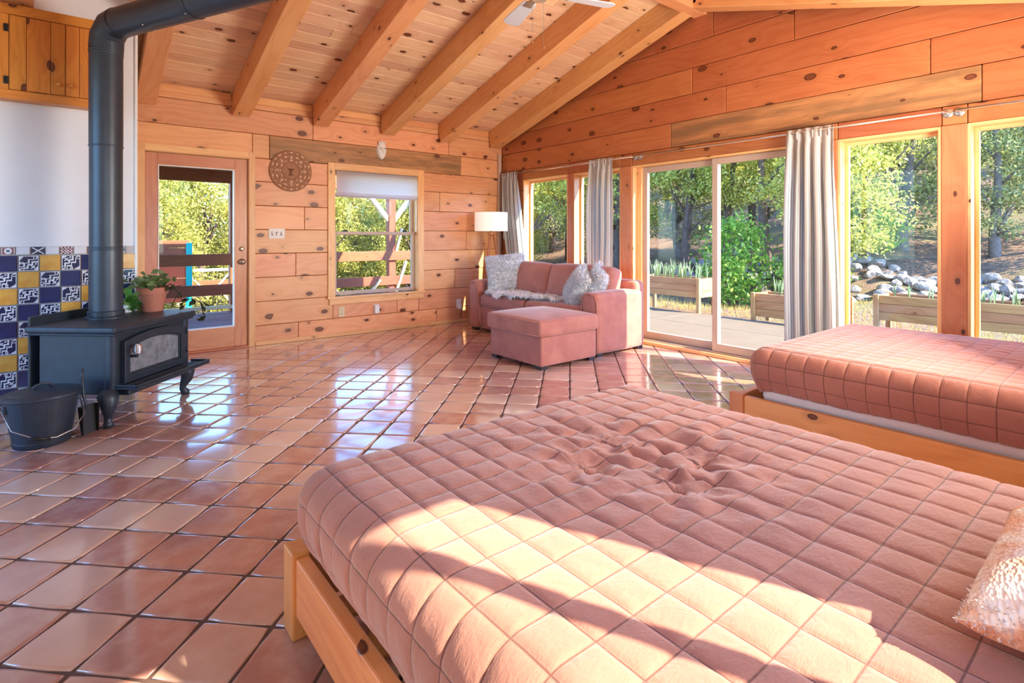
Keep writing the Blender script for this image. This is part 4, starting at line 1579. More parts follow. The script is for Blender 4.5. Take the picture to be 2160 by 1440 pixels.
for k, (ya, yb) in enumerate(((SY0 + 0.16, sy_m + 0.02), (sy_m + 0.01, SY1 - 0.2))):
    c = block('back_cushion', (SX1 - 0.42, ya, 0.46), (SX1 - 0.21, yb, 0.885), M_SOFA, sofa, SO, 0.07, (0.04, 0.01, 0.02), rot=(0, R(14), R(2 if k else -2)))
    hy, hz = (yb - ya) / 2, 0.2125
    q = 0.06
    lp = [(-0.02, -hy + 0.004, -hz + q), (-0.02, -hy + 0.004, hz - q), (-0.02, -hy + q, hz - 0.004), (-0.02, 0, hz + 0.012), (-0.02, hy - q, hz - 0.004), (-0.02, hy - 0.004, hz - q), (-0.02, hy - 0.004, -hz + q)]
    tag(MB().tube(lp, 0.0065, 8).obj('piping', M_PIPING, c, smooth=True), 'darker piping along the cushion edge')
for xa in (SX0 + 0.04, SX1 - 0.12):
    for ya in (SY0 + 0.03, SY1 - 0.11):
        MB().span((xa - SO.x, ya - SO.y, 0), (xa + 0.08 - SO.x, ya + 0.08 - SO.y, 0.035)).obj('foot', M_FOOT, sofa)

ot = empty('ottoman', (3.655, 4.04, 0), label='square rose ottoman pushed up to the sofa front', cat='ottoman')
OO = Vector(ot.location)
block('ottoman_base', (3.29, 3.655, 0.03), (4.03, 4.43, 0.30), M_SOFA, ot, OO, 0.018)
oc = block('ottoman_cushion', (3.255, 3.63, 0.302), (4.045, 4.455, 0.455), M_SOFA, ot, OO, 0.035, (0, 0, 0.045))
hx, hy = 0.395 - 0.006, 0.4125 - 0.006
for zz in (0.062, -0.062):
    q = 0.03
    MB().tube([(-hx, -hy + q, zz), (-hx, hy - q, zz), (-hx + q, hy, zz), (hx - q, hy, zz), (hx, hy - q, zz), (hx, -hy + q, zz), (hx - q, -hy, zz), (-hx + q, -hy, zz), (-hx, -hy + q, zz)], 0.0055, 8).obj('piping', M_SOFA, oc, smooth=True)
for xa in (3.30, 3.94):
    for ya in (3.67, 4.335):
        MB().span((xa - OO.x, ya - OO.y, 0), (xa + 0.08 - OO.x, ya + 0.08 - OO.y, 0.035)).obj('foot', M_FOOT, ot)


def fur_cushion(loc, w, h, t, normal, up, roll, seed, label):
    n_ = Vector(normal).normalized()
    u_ = Vector(up)
    x_ = u_.cross(n_).normalized()
    y_ = n_.cross(x_)
    m = axes(loc, x_, y_, n_) @ Matrix.Rotation(R(roll), 4, 'Z')
    e_ = empty('fur_cushion', label=label, cat='cushion')
    e_.matrix_world = m
    V, F = pillow_pts(w, h, t, 20)
    link('cushion_body', np_mesh('cushion_body', V, F), M_FUR, e_)
    o = link('fur', fur(V, F, 9000, 0.034, seed, (0, -0.2, 0), 0.0045), M_FUR, e_)
    o['kind'] = 'stuff'
    e_['group'] = 'silver fur cushions on the sofa'
    return e_


fur_cushion((4.37, 5.53, 0.745), 0.52, 0.50, 0.17, (-0.62, -0.70, 0.30), (0, 0, 1), 7, 1, 'large silver fur cushion leaning at the lamp end of the sofa')
fur_cushion((4.34, 4.22, 0.655), 0.44, 0.44, 0.16, (-0.80, 0.42, 0.42), (0, 0, 1), -24, 2, 'silver fur cushion leaning on its neighbour, nearer the seat middle')
fur_cushion((4.44, 4.07, 0.68), 0.44, 0.44, 0.15, (-0.76, 0.46, 0.40), (0, 0, 1), -20, 3, 'silver fur cushion tucked behind another, against the near sofa arm')

th_ = empty('fur_throw', (4.25, 4.95, 0.49), label='long white-grey fur throw lying along the sofa seat', cat='throw')
nu, nv = 60, 20
u = np.linspace(0, 1, nu)
v = np.linspace(0, 1, nv)
U, W = np.meshgrid(u, v, indexing='ij')
edge = (vnoise(U * 9, W * 0 + 2, 4) - 0.5) * 0.09
Y = 0.66 - 1.22 * U
X = -0.22 + edge * (1 - W) + 0.40 * W + 0.14 * U
Z = 0.025 + 0.035 * vnoise(U * 8, W * 4, 6) 
over = np.clip(-0.17 - X, 0, None)
Z = Z - over * 1.6
X = np.maximum(X, -0.20 - 0.01 * vnoise(U * 20, W * 9, 3))
Z = np.where((U > 0.97) | (W > 0.97) | (U < 0.03), Z - 0.02, Z)
V = np.stack([X, Y, Z], -1).reshape(-1, 3)
F = grid_faces(nu, nv)[:, ::-1]
me = np_mesh('pelt', V, F)
o = link('pelt', me, M_FUR, th_)
o = link('fur', fur(V, F, 16000, 0.04, 9, (-0.2, 0, 0.0), 0.006), M_FUR, th_)
o['kind'] = 'stuff'

# ------------------------------------------------------------------ tripod floor lamp in the corner
fl = empty('floor_lamp', (4.62, 6.20, 0), label='tripod floor lamp with white drum shade in the far corner', cat='floor lamp')
o = MB().lathe([(0.232, 1.30), (0.236, 1.30), (0.236, 1.565), (0.232, 1.565), (0.232, 1.30)], 40).obj('lamp_shade', M_SHADE, fl, smooth=False)
MB().lathe([(0, 1.33), (0.012, 1.33), (0.012, 1.29), (0.05, 1.285), (0.05, 1.25), (0.03, 1.235), (0, 1.235)], 20).obj('hub', M_LAMPLEG, fl, smooth=False)
MB().lathe([(0, 1.33), (0.02, 1.33), (0.03, 1.38), (0.034, 1.43), (0.02, 1.47), (0, 1.48)], 16).obj('bulb', M_WHITE, fl, smooth=True)
for k in range(3):
    t = R(200 + 120 * k)
    o = MB().tube([(0.035 * math.cos(t), 0.035 * math.sin(t), 1.26), (0.23 * math.cos(t), 0.23 * math.sin(t), 0.0)], [0.017, 0.012], 10).obj('leg', M_LAMPLEG, fl, smooth=True)
for k in range(3):
    t = R(20 + 120 * k)
    MB().tube([(0.0, 0.0, 1.312), (0.232 * math.cos(t), 0.232 * math.sin(t), 1.312)], 0.003, 6).obj('shade_spoke', M_STEEL, fl)
MB().tube([(0.10, -0.16, 1.30), (0.10, -0.16, 1.19)], 0.0015, 6).obj('pull_cord', M_STEEL, fl)

# ------------------------------------------------------------------ wood stove, set at 45 degrees to the hearth wall
st = empty('wood_stove', (0.435, 4.565, 0), R(48), label='black iron wood stove on curved legs before the tiled hearth wall', cat='stove')
ms = MB().span((-0.355, 0.04, 0.20), (0.355, 0.52, 0.60))
ms.obj('body', M_IRON, st, bevel=0.012)
for s in (-1, 1):
    MB().span((s * 0.375, 0.0, 0.185), (s * 0.315, 0.07, 0.60)).obj('corner_column', M_IRON, st, bevel=0.02, seg=3)
MB().span((-0.33, 0.015, 0.19), (0.33, 0.06, 0.60)).obj('front_plate', M_IRON, st, bevel=0.006)
MB().span((-0.41, -0.035, 0.60), (0.41, 0.57, 0.645)).obj('top_plate', M_IRON, st, bevel=0.016, seg=3)
MB().span((-0.395, -0.02, 0.585), (0.395, 0.555, 0.602)).obj('top_moulding', M_IRON, st, bevel=0.006)
MB().span((-0.36, 0.575, 0.16), (0.36, 0.59, 0.70)).obj('heat_shield', M_IRON, st, bevel=0.004)


def arch(x, z0, z1, rise, n=13, inset=0.0):
    pts = [(-x + inset, z0 + inset), (x - inset, z0 + inset)]
    for i in range(n):
        t = 1 - 2 * i / (n - 1)
        pts.append(((x - inset) * t, z1 - inset + rise * (1 - t * t)))
    return pts


def ring(o_, i_, y0, y1):
    n = len(o_)
    mb = MB()
    mb.v = [(x, y0, z) for x, z in o_] + [(x, y0, z) for x, z in i_] + [(x, y1, z) for x, z in o_] + [(x, y1, z) for x, z in i_]
    for k in range(n):
        l = (k + 1) % n
        mb.f += [(k, l, n + l, n + k), (2 * n + k, 3 * n + k, 3 * n + l, 2 * n + l), (k, 2 * n + k, 2 * n + l, l), (n + k, n + l, 3 * n + l, 3 * n + k)]
    return mb


sdoor = empty('door')
sdoor.parent = st
AR = (0.30, 0.262, 0.535, 0.04)
oo, ii = arch(*AR), arch(*AR, inset=0.046)
ring(oo, ii, -0.022, 0.018).obj('door_frame', M_IRON, sdoor, bevel=0.004)
ring(arch(*AR, inset=0.042), arch(*AR, inset=0.058), -0.010, 0.01).obj('glass_retainer', M_IRON, sdoor, bevel=0.003)
g = arch(*AR, inset=0.05)
gm = MB()
gm.add([(x, -0.002, z) for x, z in g] + [(x, 0.004, z) for x, z in g], [tuple(range(len(g)))[::-1], tuple(range(len(g), 2 * len(g)))] + [(k, (k + 1) % len(g), len(g) + (k + 1) % len(g), len(g) + k) for k in range(len(g))])
tag(gm.obj('glass', M_STOVEGLASS, sdoor), 'sooty grey glass')
# coiled handle
MB().tube([(-0.245, -0.02, 0.43), (-0.245, -0.06, 0.43), (-0.245, -0.062, 0.46)], 0.010, 10).obj('latch', M_IRON, sdoor, smooth=True)
pts = []
for k in range(90):
    t = k / 89
    r_ = 0.021 * (0.75 + 0.5 * math.sin(math.pi * t))
    pts.append((-0.245 + r_ * math.cos(k * 0.75), -0.064 + r_ * math.sin(k * 0.75), 0.448 + 0.062 * t))
tag(MB().tube(pts, 0.0042, 7).obj('coil_handle', M_CHROME, sdoor, smooth=True), 'bright coiled wire handle')
for zz in (0.34, 0.48):
    MB().tube([(0.325, -0.012, zz), (0.325, -0.012, zz + 0.04)], 0.011, 10).obj('hinge', M_IRON, st, smooth=True)
# ash ledge
lg = MB().span((-0.36, -0.15, 0.235), (0.40, 0.02, 0.25)).span((-0.36, -0.15, 0.25), (0.40, -0.135, 0.268)).span((-0.36, -0.15, 0.25), (-0.345, 0.0, 0.268)).span((0.385, -0.15, 0.25), (0.40, 0.0, 0.268))
lg.obj('ash_ledge', M_IRON, st, bevel=0.005)
for k in range(3):
    MB().span((-0.33, -0.11 + k * 0.035, 0.25), (0.37, -0.098 + k * 0.035, 0.257)).obj('ledge_rib', M_IRON, st, bevel=0.002, seg=1)
MB().span((-0.30, -0.05, 0.185), (0.30, 0.03, 0.235)).obj('ledge_bracket', M_IRON, st, bevel=0.01)
for x in (-0.365, 0.365):
    for y in (0.04, 0.49):
        sx = 0.02 if x > 0 else -0.02
        sy = -0.02 if y < 0.2 else 0.02
        MB().tube([(x - sx, y - sy, 0.22), (x, y, 0.20), (x + sx, y + sy, 0.165), (x + sx * 0.8, y + sy * 0.8, 0.12), (x, y, 0.075), (x - sx * 0.2, y - sy * 0.2, 0.045), (x + sx * 0.4, y + sy * 0.4, 0.02), (x + sx * 0.5, y + sy * 0.5, 0.0)],
                  [0.04, 0.062, 0.052, 0.040, 0.026, 0.022, 0.03, 0.028], 14).obj('leg', M_IRON, st, smooth=True)
MB().lathe([(0.128, 0.0), (0.128, 0.012), (0.11, 0.018), (0.11, 0.05), (0.103, 0.055)], 32, (-0.0, 0.36, 0.645)).obj('flue_collar', M_IRON, st, smooth=False)
fc = Matrix.Rotation(R(48), 3, 'Z') @ Vector((0.0, 0.36, 0)) + Vector((0.435, 4.565, 0))

pp = empty('stove_pipe', (fc.x, fc.y, 0.66), label='dark steel stove pipe rising from the stove and bending across the room', cat='stove pipe')
pd = Vector((0.447, -0.894, 0))
PZ = 2.715 - 0.66
PR = 0.1


def pipe(name, pts, r=PR, seg=32):
    return MB().tube(pts, r, seg, cap=False).obj(name, M_PIPE, pp, smooth=True)


pipe('pipe_section', [(0, 0, 0.0), (0, 0, 0.48)])
pipe('pipe_section', [(0, 0, 0.48), (0, 0, 1.2)], PR - 0.002)
pipe('pipe_section', [(0, 0, 1.2), (0, 0, PZ - 0.17)])
for z in (0.47, 0.485, 1.2, PZ - 0.2, PZ - 0.185):
    pipe('crimp_band', [(0, 0, z - 0.006), (0, 0, z), (0, 0, z + 0.006)], [PR, PR + 0.004, PR])
gores = [Vector((0, 0, PZ - 0.17)), Vector((0, 0, PZ - 0.08)) + pd * 0.012, Vector((0, 0, PZ - 0.012)) + pd * 0.08, Vector((0, 0, PZ)) + pd * 0.17]
MB().tube(gores, PR + 0.003, 32, cap=False).obj('elbow', M_PIPE, pp, smooth=False)
up = Vector((0, 0, 1))
pipe('pipe_section', [up * PZ + pd * 0.165, up * PZ + pd * 0.95])
pipe('pipe_section', [up * PZ + pd * 0.95, up * PZ + pd * 1.85], PR - 0.002)
pipe('crimp_band', [up * PZ + pd * 0.94, up * PZ + pd * 0.95, up * PZ + pd * 0.96], [PR, PR + 0.004, PR])
MB().tube([up * PZ + pd * 1.84, up * (PZ + 0.02) + pd * 1.94, up * (PZ + 0.09) + pd * 2.0, up * (PZ + 0.18) + pd * 2.02], PR + 0.003, 32, cap=False).obj('elbow', M_PIPE, pp, smooth=False)
pipe('pipe_section', [up * (PZ + 0.17) + pd * 2.02, up * (PZ + 0.98) + pd * 2.02])
for s in (0.5, 0.93):
    for q in (-0.05, 0.03):
        c = up * PZ + pd * s + Vector((0.894, 0.447, 0)) * q
        MB().lathe([(0, 0), (0.006, 0), (0.005, 0.004), (0, 0.005)], 10).obj('screw', M_CHROME, pp, mw=Matrix.Translation(c + up * -math.sqrt(PR ** 2 - q * q)) @ Matrix.Rotation(R(180), 4, 'X'))

# ------------------------------------------------------------------ plants on the stove
def leaf_cloud(pts, size, seed, fold=0.3, drop=0.0):
    """small folded leaves, two triangles each side"""
    rn = np.random.RandomState(seed)
    V, F = [], []
    for p in pts:
        d = rn.normal(0, 1, 3)
        d[2] = d[2] * 0.5 - drop
        d /= np.linalg.norm(d)
        w = np.cross(d, rn.normal(0, 1, 3))
        w /= np.linalg.norm(w) + 1e-9
        n_ = np.cross(d, w)
        s = size * rn.uniform(0.6, 1.3)
        b = np.array(p)
        k = len(V)
        V += [b, b + d * s * 0.5 + w * s * 0.3 + n_ * s * fold * 0.3, b + d * s, b + d * s * 0.5 - w * s * 0.3 + n_ * s * fold * 0.3]
        F.append((k, k + 1, k + 2, k + 3))
    return np_mesh('foliage', V, F, False)


pot = empty('potted_plant', (0.46, 5.0, 0.645), label='leafy plant in a terracotta pot on the stove top, a dark vine trailing', cat='potted plant')
MB().lathe([(0, 0.0), (0.068, 0.0), (0.072, 0.006), (0.096, 0.135), (0.105, 0.137), (0.108, 0.182), (0.1, 0.186), (0.094, 0.175), (0.092, 0.16), (0, 0.158)], 32).obj('pot', M_TERRA, pot, smooth=False)
rn = np.random.RandomState(4)
ps = rn.normal(0, 1, (90, 3)) * np.array([0.06, 0.06, 0.03]) + np.array([-0.02, 0.0, 0.23])
link('foliage', leaf_cloud(ps, 0.075, 6), M_POTLEAF, pot)
dirv = Vector((0.78, -0.63, 0))     # trails to the right as seen from the room
vine = MB()
trail = [Vector((0.05, -0.04, 0.18)), Vector((0.11, -0.09, 0.21)) , Vector((0.16, -0.12, 0.14)), Vector((0.19, -0.13, 0.06)), Vector((0.25, -0.15, 0.10)), Vector((0.30, -0.17, 0.06)), Vector((0.32, -0.18, -0.04))]
vine.tube(trail, 0.0035, 6)
vine.tube([trail[2], trail[2] + Vector((-0.03, 0.01, -0.06)), trail[2] + Vector((-0.05, 0.0, -0.11))], 0.003, 6)
vine.obj('vine_stem', M_VINE, pot, smooth=True)
lp = []
for p in trail[1:]:
    for k in range(4):
        lp.append(tuple(p + Vector((random.uniform(-0.02, 0.02), random.uniform(-0.02, 0.02), random.uniform(-0.03, 0.02)))))
link('vine_leaves', leaf_cloud(lp, 0.055, 9, drop=0.6), M_VINE, pot)
gp = empty('leafy_plant', (0.30, 5.06, 0.645), label='bright green leafy plant on the stove top between pipe and terracotta pot', cat='plant')
MB().lathe([(0, 0), (0.035, 0), (0.045, 0.06), (0.04, 0.062), (0, 0.055)], 20).obj('nursery_pot', M_WHITE, gp, smooth=False)
rn = np.random.RandomState(8)
ps = rn.normal(0, 1, (60, 3)) * np.array([0.045, 0.045, 0.045]) + np.array([0.01, 0.0, 0.08])
ps[:, 2] = np.clip(ps[:, 2], 0.01, 0.2)
link('foliage', leaf_cloud(ps, 0.085, 3), M_BRIGHTLEAF, gp)

# ------------------------------------------------------------------ ash bucket and shovel
bk = empty('ash_bucket', (-0.155, 4.245, 0), R(20), label='black tapered ash bucket with lid and wire bail beside the stove', cat='bucket')
MB().lathe([(0, 0.004), (0.122, 0.004), (0.124, 0.0), (0.128, 0.012), (0.132, 0.03), (0.129, 0.034), (0.166, 0.265), (0.172, 0.268), (0.172, 0.282), (0.166, 0.285)], 44, sx=1.06).obj('body', M_IRON, bk, smooth=False)
lid = MB().lathe([(0.178, 0.275), (0.182, 0.285), (0.182, 0.298), (0.17, 0.304), (0.15, 0.306), (0.14, 0.312), (0.06, 0.322), (0, 0.324)], 44, sx=1.06).obj('lid', M_IRON, bk, smooth=False)
MB().tube([(-0.045, 0, 0.318), (-0.035, 0, 0.342), (0, 0, 0.352), (0.035, 0, 0.342), (0.045, 0, 0.318)], 0.007, 10).obj('lid_handle', M_IRON, lid, smooth=True)
bail = [(-0.185, 0.0, 0.235), (-0.175, -0.12, 0.14), (-0.09, -0.185, 0.085), (0.0, -0.20, 0.07), (0.09, -0.19, 0.09), (0.16, -0.13, 0.15), (0.183, 0.0, 0.235)]
MB().tube(bail, 0.0032, 8).obj('bail', M_STEEL, bk, smooth=True)
MB().tube([(-0.115, -0.178, 0.092), (-0.03, -0.2, 0.07)], 0.009, 12).obj('grip', M_BLACK, bk, smooth=True)
for s in (-1, 1):
    MB().span((s * 0.172 - 0.008, -0.02, 0.215), (s * 0.172 + 0.012, 0.02, 0.255)).obj('bail_ear', M_IRON, bk, bevel=0.004)
sh = empty('ash_shovel', (0.06, 4.20, 0), R(38), label='small black ash shovel standing against the right side of the bucket', cat='shovel')
mb = MB()
mb.add([(-0.045, 0.0, 0.02), (0.045, 0.0, 0.02), (0.05, 0.022, 0.19), (-0.05, 0.022, 0.19), (-0.045, -0.004, 0.02), (0.045, -0.004, 0.02), (0.05, 0.018, 0.19), (-0.05, 0.018, 0.19)],
       [(0, 1, 2, 3), (7, 6, 5, 4), (0, 4, 5, 1), (1, 5, 6, 2), (2, 6, 7, 3), (3, 7, 4, 0)])
for s in (-1, 1):
    mb.add([(s * 0.045, 0, 0.02), (s * 0.05, 0.022, 0.19), (s * 0.052, -0.018, 0.19), (s * 0.047, -0.022, 0.02)], [(0, 1, 2, 3)])
b_ = mb.obj('blade', M_BLACK, sh)
MB().tube([(0, 0.018, 0.16), (0, 0.02, 0.2), (0, 0.04, 0.25), (0, 0.05, 0.36), (0, 0.048, 0.41)], [0.006, 0.007, 0.008, 0.010, 0.009], 10).obj('handle', M_IRON, sh, smooth=True)

# ------------------------------------------------------------------ wall cabinet over the hearth
cb = empty('wall_cabinet', (-0.35, HW_Y, 2.54), label='pine plank wall cabinet high on the white hearth wall', cat='cabinet')
CO = Vector(cb.location)


def cbd(name, x0, x1, z0, z1, y0, y1, grain, parent=cb, mat=M_CAB, bevel=0.004):
    c = Vector(((x0 + x1) / 2, (y0 + y1) / 2, (z0 + z1) / 2)) - CO
    if grain == 'x':
        mb, m = MB().box((0, 0, 0), (x1 - x0, z1 - z0, y1 - y0)), axes(c, (1, 0, 0), (0, 0, 1), (0, -1, 0))
    else:
        mb, m = MB().box((0, 0, 0), (z1 - z0, x1 - x0, y1 - y0)), axes(c, (0, 0, 1), (-1, 0, 0), (0, -1, 0))
    return mb.obj(name, mat, parent, bevel=bevel, mw=m)


yf = HW_Y - 0.12
cbd('carcass', -0.95, 0.130, 2.22, 2.84, yf + 0.006, HW_Y, 'x')
cbd('top_trim', -0.97, 0.142, 2.80, 2.872, yf - 0.016, HW_Y, 'x')
cbd('bottom_rail', -0.96, 0.137, 2.20, 2.262, yf - 0.012, HW_Y, 'x')
cbd('stile', -0.435, -0.372, 2.262, 2.80, yf - 0.008, yf + 0.01, 'z')
cbd('stile', -0.96, -0.90, 2.262, 2.80, yf - 0.008, yf + 0.01, 'z')
for nm, planks_, hx, kx in (('door', [(-0.368, -0.278), (-0.276, -0.145), (-0.143, -0.063)], -0.385, -0.095), ('door', [(-0.057, 0.019), (0.021, 0.132)], None, -0.02), ('door', [(-0.895, -0.72), (-0.718, -0.56), (-0.558, -0.44)], None, -0.47)):
    d_ = empty(nm)
    d_.parent = cb
    for x0, x1 in planks_:
        o = cbd('plank', x0, x1, 2.268, 2.795, yf - 0.012, yf + 0.006, 'z', d_)
    MB().lathe([(0, 0), (0.008, 0), (0.008, 0.008), (0.017, 0.014), (0.018, 0.022), (0.01, 0.028), (0, 0.029)], 16).obj('knob', M_CAB, d_, smooth=True, mw=axes(Vector((kx, yf - 0.012, 2.345)) - CO, (1, 0, 0), (0, 0, 1), (0, -1, 0)))
    if hx:
        for z in (2.33, 2.70):
            rounded('hinge', (0.025, 0.008, 0.055), M_BLACK, cb, Vector((hx, yf - 0.012, z)) - CO, 0.002, 2)

# ------------------------------------------------------------------ ceiling fan (mostly above the frame)
FX, FY, FZ = 2.64, 2.95, 3.0
fan = empty('ceiling_fan', (FX, FY, FZ), label='white-bladed ceiling fan with pull chains hanging from the ridge', cat='ceiling fan')
MB().tube([(0, 0.0, 0.5), (0, 0, 0.12)], 0.014, 12).obj('downrod', M_BRASS, fan, smooth=True)
MB().lathe([(0, 0.14), (0.05, 0.14), (0.11, 0.10), (0.12, 0.04), (0.10, 0.0), (0.05, -0.02), (0.05, -0.05), (0, -0.05)], 28).obj('motor_housing', M_BRASS, fan, smooth=False)
for k in range(4):
    t = R(51.1 + 21 - 90 * k)
    b_ = empty('fan_blade')
    b_.parent = fan
    b_.matrix_local = Matrix.Rotation(t, 4, 'Z')
    poly = [(0.17, -0.045), (0.20, -0.055), (0.56, -0.072), (0.60, -0.062), (0.62, -0.03), (0.62, 0.03), (0.60, 0.062), (0.56, 0.072), (0.20, 0.055), (0.17, 0.045)]
    MB().prism(poly, -0.004, 0.004).obj('blade', M_FAN, b_, bevel=0.002, seg=1, mw=Matrix.Rotation(R(10), 4, 'X'))
    MB().prism([(0.09, -0.02), (0.24, -0.03), (0.24, 0.03), (0.09, 0.02)], -0.010, -0.004).obj('blade_iron', M_BRASS, b_, mw=Matrix.Rotation(R(10), 4, 'X'))
for k, (dx, dy, ln) in enumerate(((-0.045, 0.03, 0.30), (0.02, -0.02, 0.34))):
    MB().tube([(dx, dy, -0.04), (dx, dy, -0.05 - ln)], 0.0016, 6).obj('pull_chain', M_STEEL, fan)
    MB().lathe([(0, 0), (0.006, 0.004), (0.008, 0.014), (0.004, 0.026), (0, 0.028)], 12, (dx, dy, -0.05 - ln - 0.02)).obj('chain_pull', M_LAMPLEG, fan, smooth=True)

# ------------------------------------------------------------------ outside: ground
gx = np.linspace(-30, 75, 150)
gy = np.linspace(-40, 70, 150)
U, W = np.meshgrid(gx, gy, indexing='ij')


def ground_z(x, y):
    x, y = np.asarray(x, float), np.asarray(y, float)
    hill = np.clip(x - 12.2, 0, None)
    hill = 0.27 * hill - 0.10 * np.clip(x - 42, 0, None)
    yd = np.clip(y - 11.0, 0, 5)
    low = -0.32 * yd * np.clip((11 - x) / 6, 0, 1)
    bump = (vnoise(x * 0.35 + 40, y * 0.35 + 40, 2) - 0.5) * 0.5 + (vnoise(x * 1.1 + 80, y * 1.1 + 80, 3) - 0.5) * 0.22
    far = np.clip((np.maximum(x - 8.8, y - 11.2)) / 3, 0, 1)
    return -0.16 + hill + low + bump * far


V = np.stack([U, W, ground_z(U, W)], -1).reshape(-1, 3)
gr = link('ground', np_mesh('ground', V, grid_faces(150, 150)), M_GROUND)
tag(gr, kind='structure')
hx_, hy_ = np.meshgrid(np.linspace(9, 30, 160), np.linspace(-8, 22, 200), indexing='ij')

# patio of concrete slabs
pat = empty('patio', (5.25, 1.5, -0.1), kind='structure')
for x0, x1 in ((5.26, 6.02), (6.03, 7.15), (7.16, 8.22)):
    for k, (y0, y1) in enumerate(((-2.0, 0.4), (0.41, 2.8), (2.81, 5.2), (5.21, 7.6), (7.61, 9.4))):
        MB().span((x0 - 5.25, y0 - 1.5, -0.08), (x1 - 5.25, y1 - 1.5, 0.02)).obj('slab', M_PATIO, pat, bevel=0.008)


def planter(x, y0, y1, zt, zb, zleg, seed, label, plants):
    e_ = empty('planter_box', (x, (y0 + y1) / 2, zleg), label=label, cat='planter')
    oy = (y0 + y1) / 2
    dep = 0.48
    nrow = 3 if zt - zb > 0.34 else 2
    nrow = 3
    hh = (zt - zb) / nrow
    for k in range(nrow):
        za, zc = zb + k * hh + 0.002 - zleg, zb + (k + 1) * hh - 0.002 - zleg
        for xa in (0.0, dep - 0.025):
            c = Vector((xa + 0.0125, 0, (za + zc) / 2))
            MB().box((0, 0, 0), (y1 - y0 - 0.02, zc - za, 0.025)).obj('board', M_CEDAR, e_, bevel=0.003, seg=1, mw=axes(c, (0, 1, 0), (0, 0, 1), (1, 0, 0)))
        for ya in (y0 - oy + 0.02, y1 - oy - 0.045):
            c = Vector((dep / 2, ya + 0.0125, (za + zc) / 2))
            MB().box((0, 0, 0), (dep - 0.05, zc - za, 0.025)).obj('board', M_CEDAR, e_, bevel=0.003, seg=1, mw=axes(c, (1, 0, 0), (0, 0, 1), (0, -1, 0)))
    for xa in (-0.03, dep - 0.03):
        for ya in (y0 - oy, y1 - oy - 0.06):
            c = Vector((xa + 0.03, ya + 0.03, (zt - zleg + 0.01) / 2))
            MB().box((0, 0, 0), (zt - zleg + 0.01, 0.06, 0.06)).obj('leg', M_CEDAR, e_, bevel=0.004, seg=1, mw=axes(c, (0, 0, 1), (0, 1, 0), (-1, 0, 0)))
    MB().span((0.03, y0 - oy + 0.05, zb - zleg), (dep - 0.03, y1 - oy - 0.05, zt - 0.04 - zleg)).obj('soil', M_BARK, e_)
    rn = random.Random(seed)
    for (pa, pb, hgt, cnt, lab) in plants:
        mb = MB()
        V, F = [], []
        for k in range(cnt):
            px, py = rn.uniform(0.08, dep - 0.08), rn.uniform(pa, pb) - oy
            for q in range(5):
                t = rn.uniform(0, 6.28)
                l_ = hgt * rn.uniform(0.6, 1.1)
                out = rn.uniform(0.05, 0.3) * l_
                w = 0.008
                b0 = Vector((px, py, zt - 0.05 - zleg))
                m1 = b0 + Vector((math.cos(t) * out * 0.4, math.sin(t) * out * 0.4, l_ * 0.6))
                m2 = b0 + Vector((math.cos(t) * out, math.sin(t) * out, l_ * rn.uniform(0.75, 1.0)))
                s = Vector((-math.sin(t), math.cos(t), 0)) * w
                kk = len(V)
                V += [b0 - s, b0 + s, m1 + s, m1 - s, m2 + s * 0.2, m2 - s * 0.2]
                F += [(kk, kk + 1, kk + 2, kk + 3), (kk + 3, kk + 2, kk + 4, kk + 5)]
        o = link('onion_bed', np_mesh('onion_bed', V, F, False), M_ONION)
        o.location = e_.location
        tag(o, lab, 'plant', None, 'stuff')
    return e_


planter(8.25, 5.14, 6.45, 0.50, 0.17, -0.14, 1, 'cedar planter box on legs outside the fixed half of the sliding door', [(5.2, 6.4, 0.36, 34, 'tall pale onion leaves in the planter beyond the sliding door')])
planter(8.25, 2.98, 4.24, 0.34, -0.02, -0.14, 2, 'low cedar planter box outside, half hidden by the curtain', [(3.1, 4.0, 0.30, 26, 'pale onion leaves in the low planter behind the curtain')])
planter(8.25, 0.70, 2.57, 0.45, 0.12, -0.14, 3, 'long cedar planter box outside the windows beside the thick post', [(0.8, 2.45, 0.22, 26, 'sparse green shoots in the long planter outside the windows')])



def view_of(x, y):
    """the opening through which a spot outside is seen from the room"""
    q = (x * rgt.x + y * rgt.y) / max(0.1, x * fwd.x + y * fwd.y)
    if q < 0.11: return 'the corner window'
    if q < 0.23: return 'the narrow window'
    if q < 0.375: return 'the fixed door pane'
    if q < 0.57: return 'the sliding door pane'
    if q < 0.82: return 'the window beside the curtain'
    return 'the window past the thick post'


# rocks along the foot of the slope
ROCKS = {}
ORD = ('first second third fourth fifth sixth seventh eighth ninth tenth eleventh twelfth thirteenth fourteenth fifteenth sixteenth seventeenth eighteenth nineteenth twentieth').split()
ORD += ['twenty-' + q for q in ORD[:9]] + ['thirtieth'] + ['thirty-' + q for q in ORD[:9]]
rock_meshes = []
for k in range(5):
    bm = bmesh.new()
    bmesh.ops.create_icosphere(bm, subdivisions=3, radius=1.0)
    rn = np.random.RandomState(100 + k)
    dirs = rn.normal(0, 1, (11, 3))
    dirs /= np.linalg.norm(dirs, axis=1, keepdims=True)
    lim = rn.uniform(0.6, 0.88, 11)
    for v in bm.verts:
        p = np.array(v.co)
        for d_, l_ in zip(dirs, lim):
            q = p @ d_
            if q > l_:
                p = p - d_ * (q - l_) * 0.97
        v.co = p * (1 + 0.05 * math.sin(p[0] * 7 + k) * math.sin(p[1] * 6))
    me = bpy.data.meshes.new('rock')
    bm.to_mesh(me)
    bm.free()
    me.materials.append(M_ROCK)
    rock_meshes.append(me)
rn = random.Random(17)
n_rock = 0
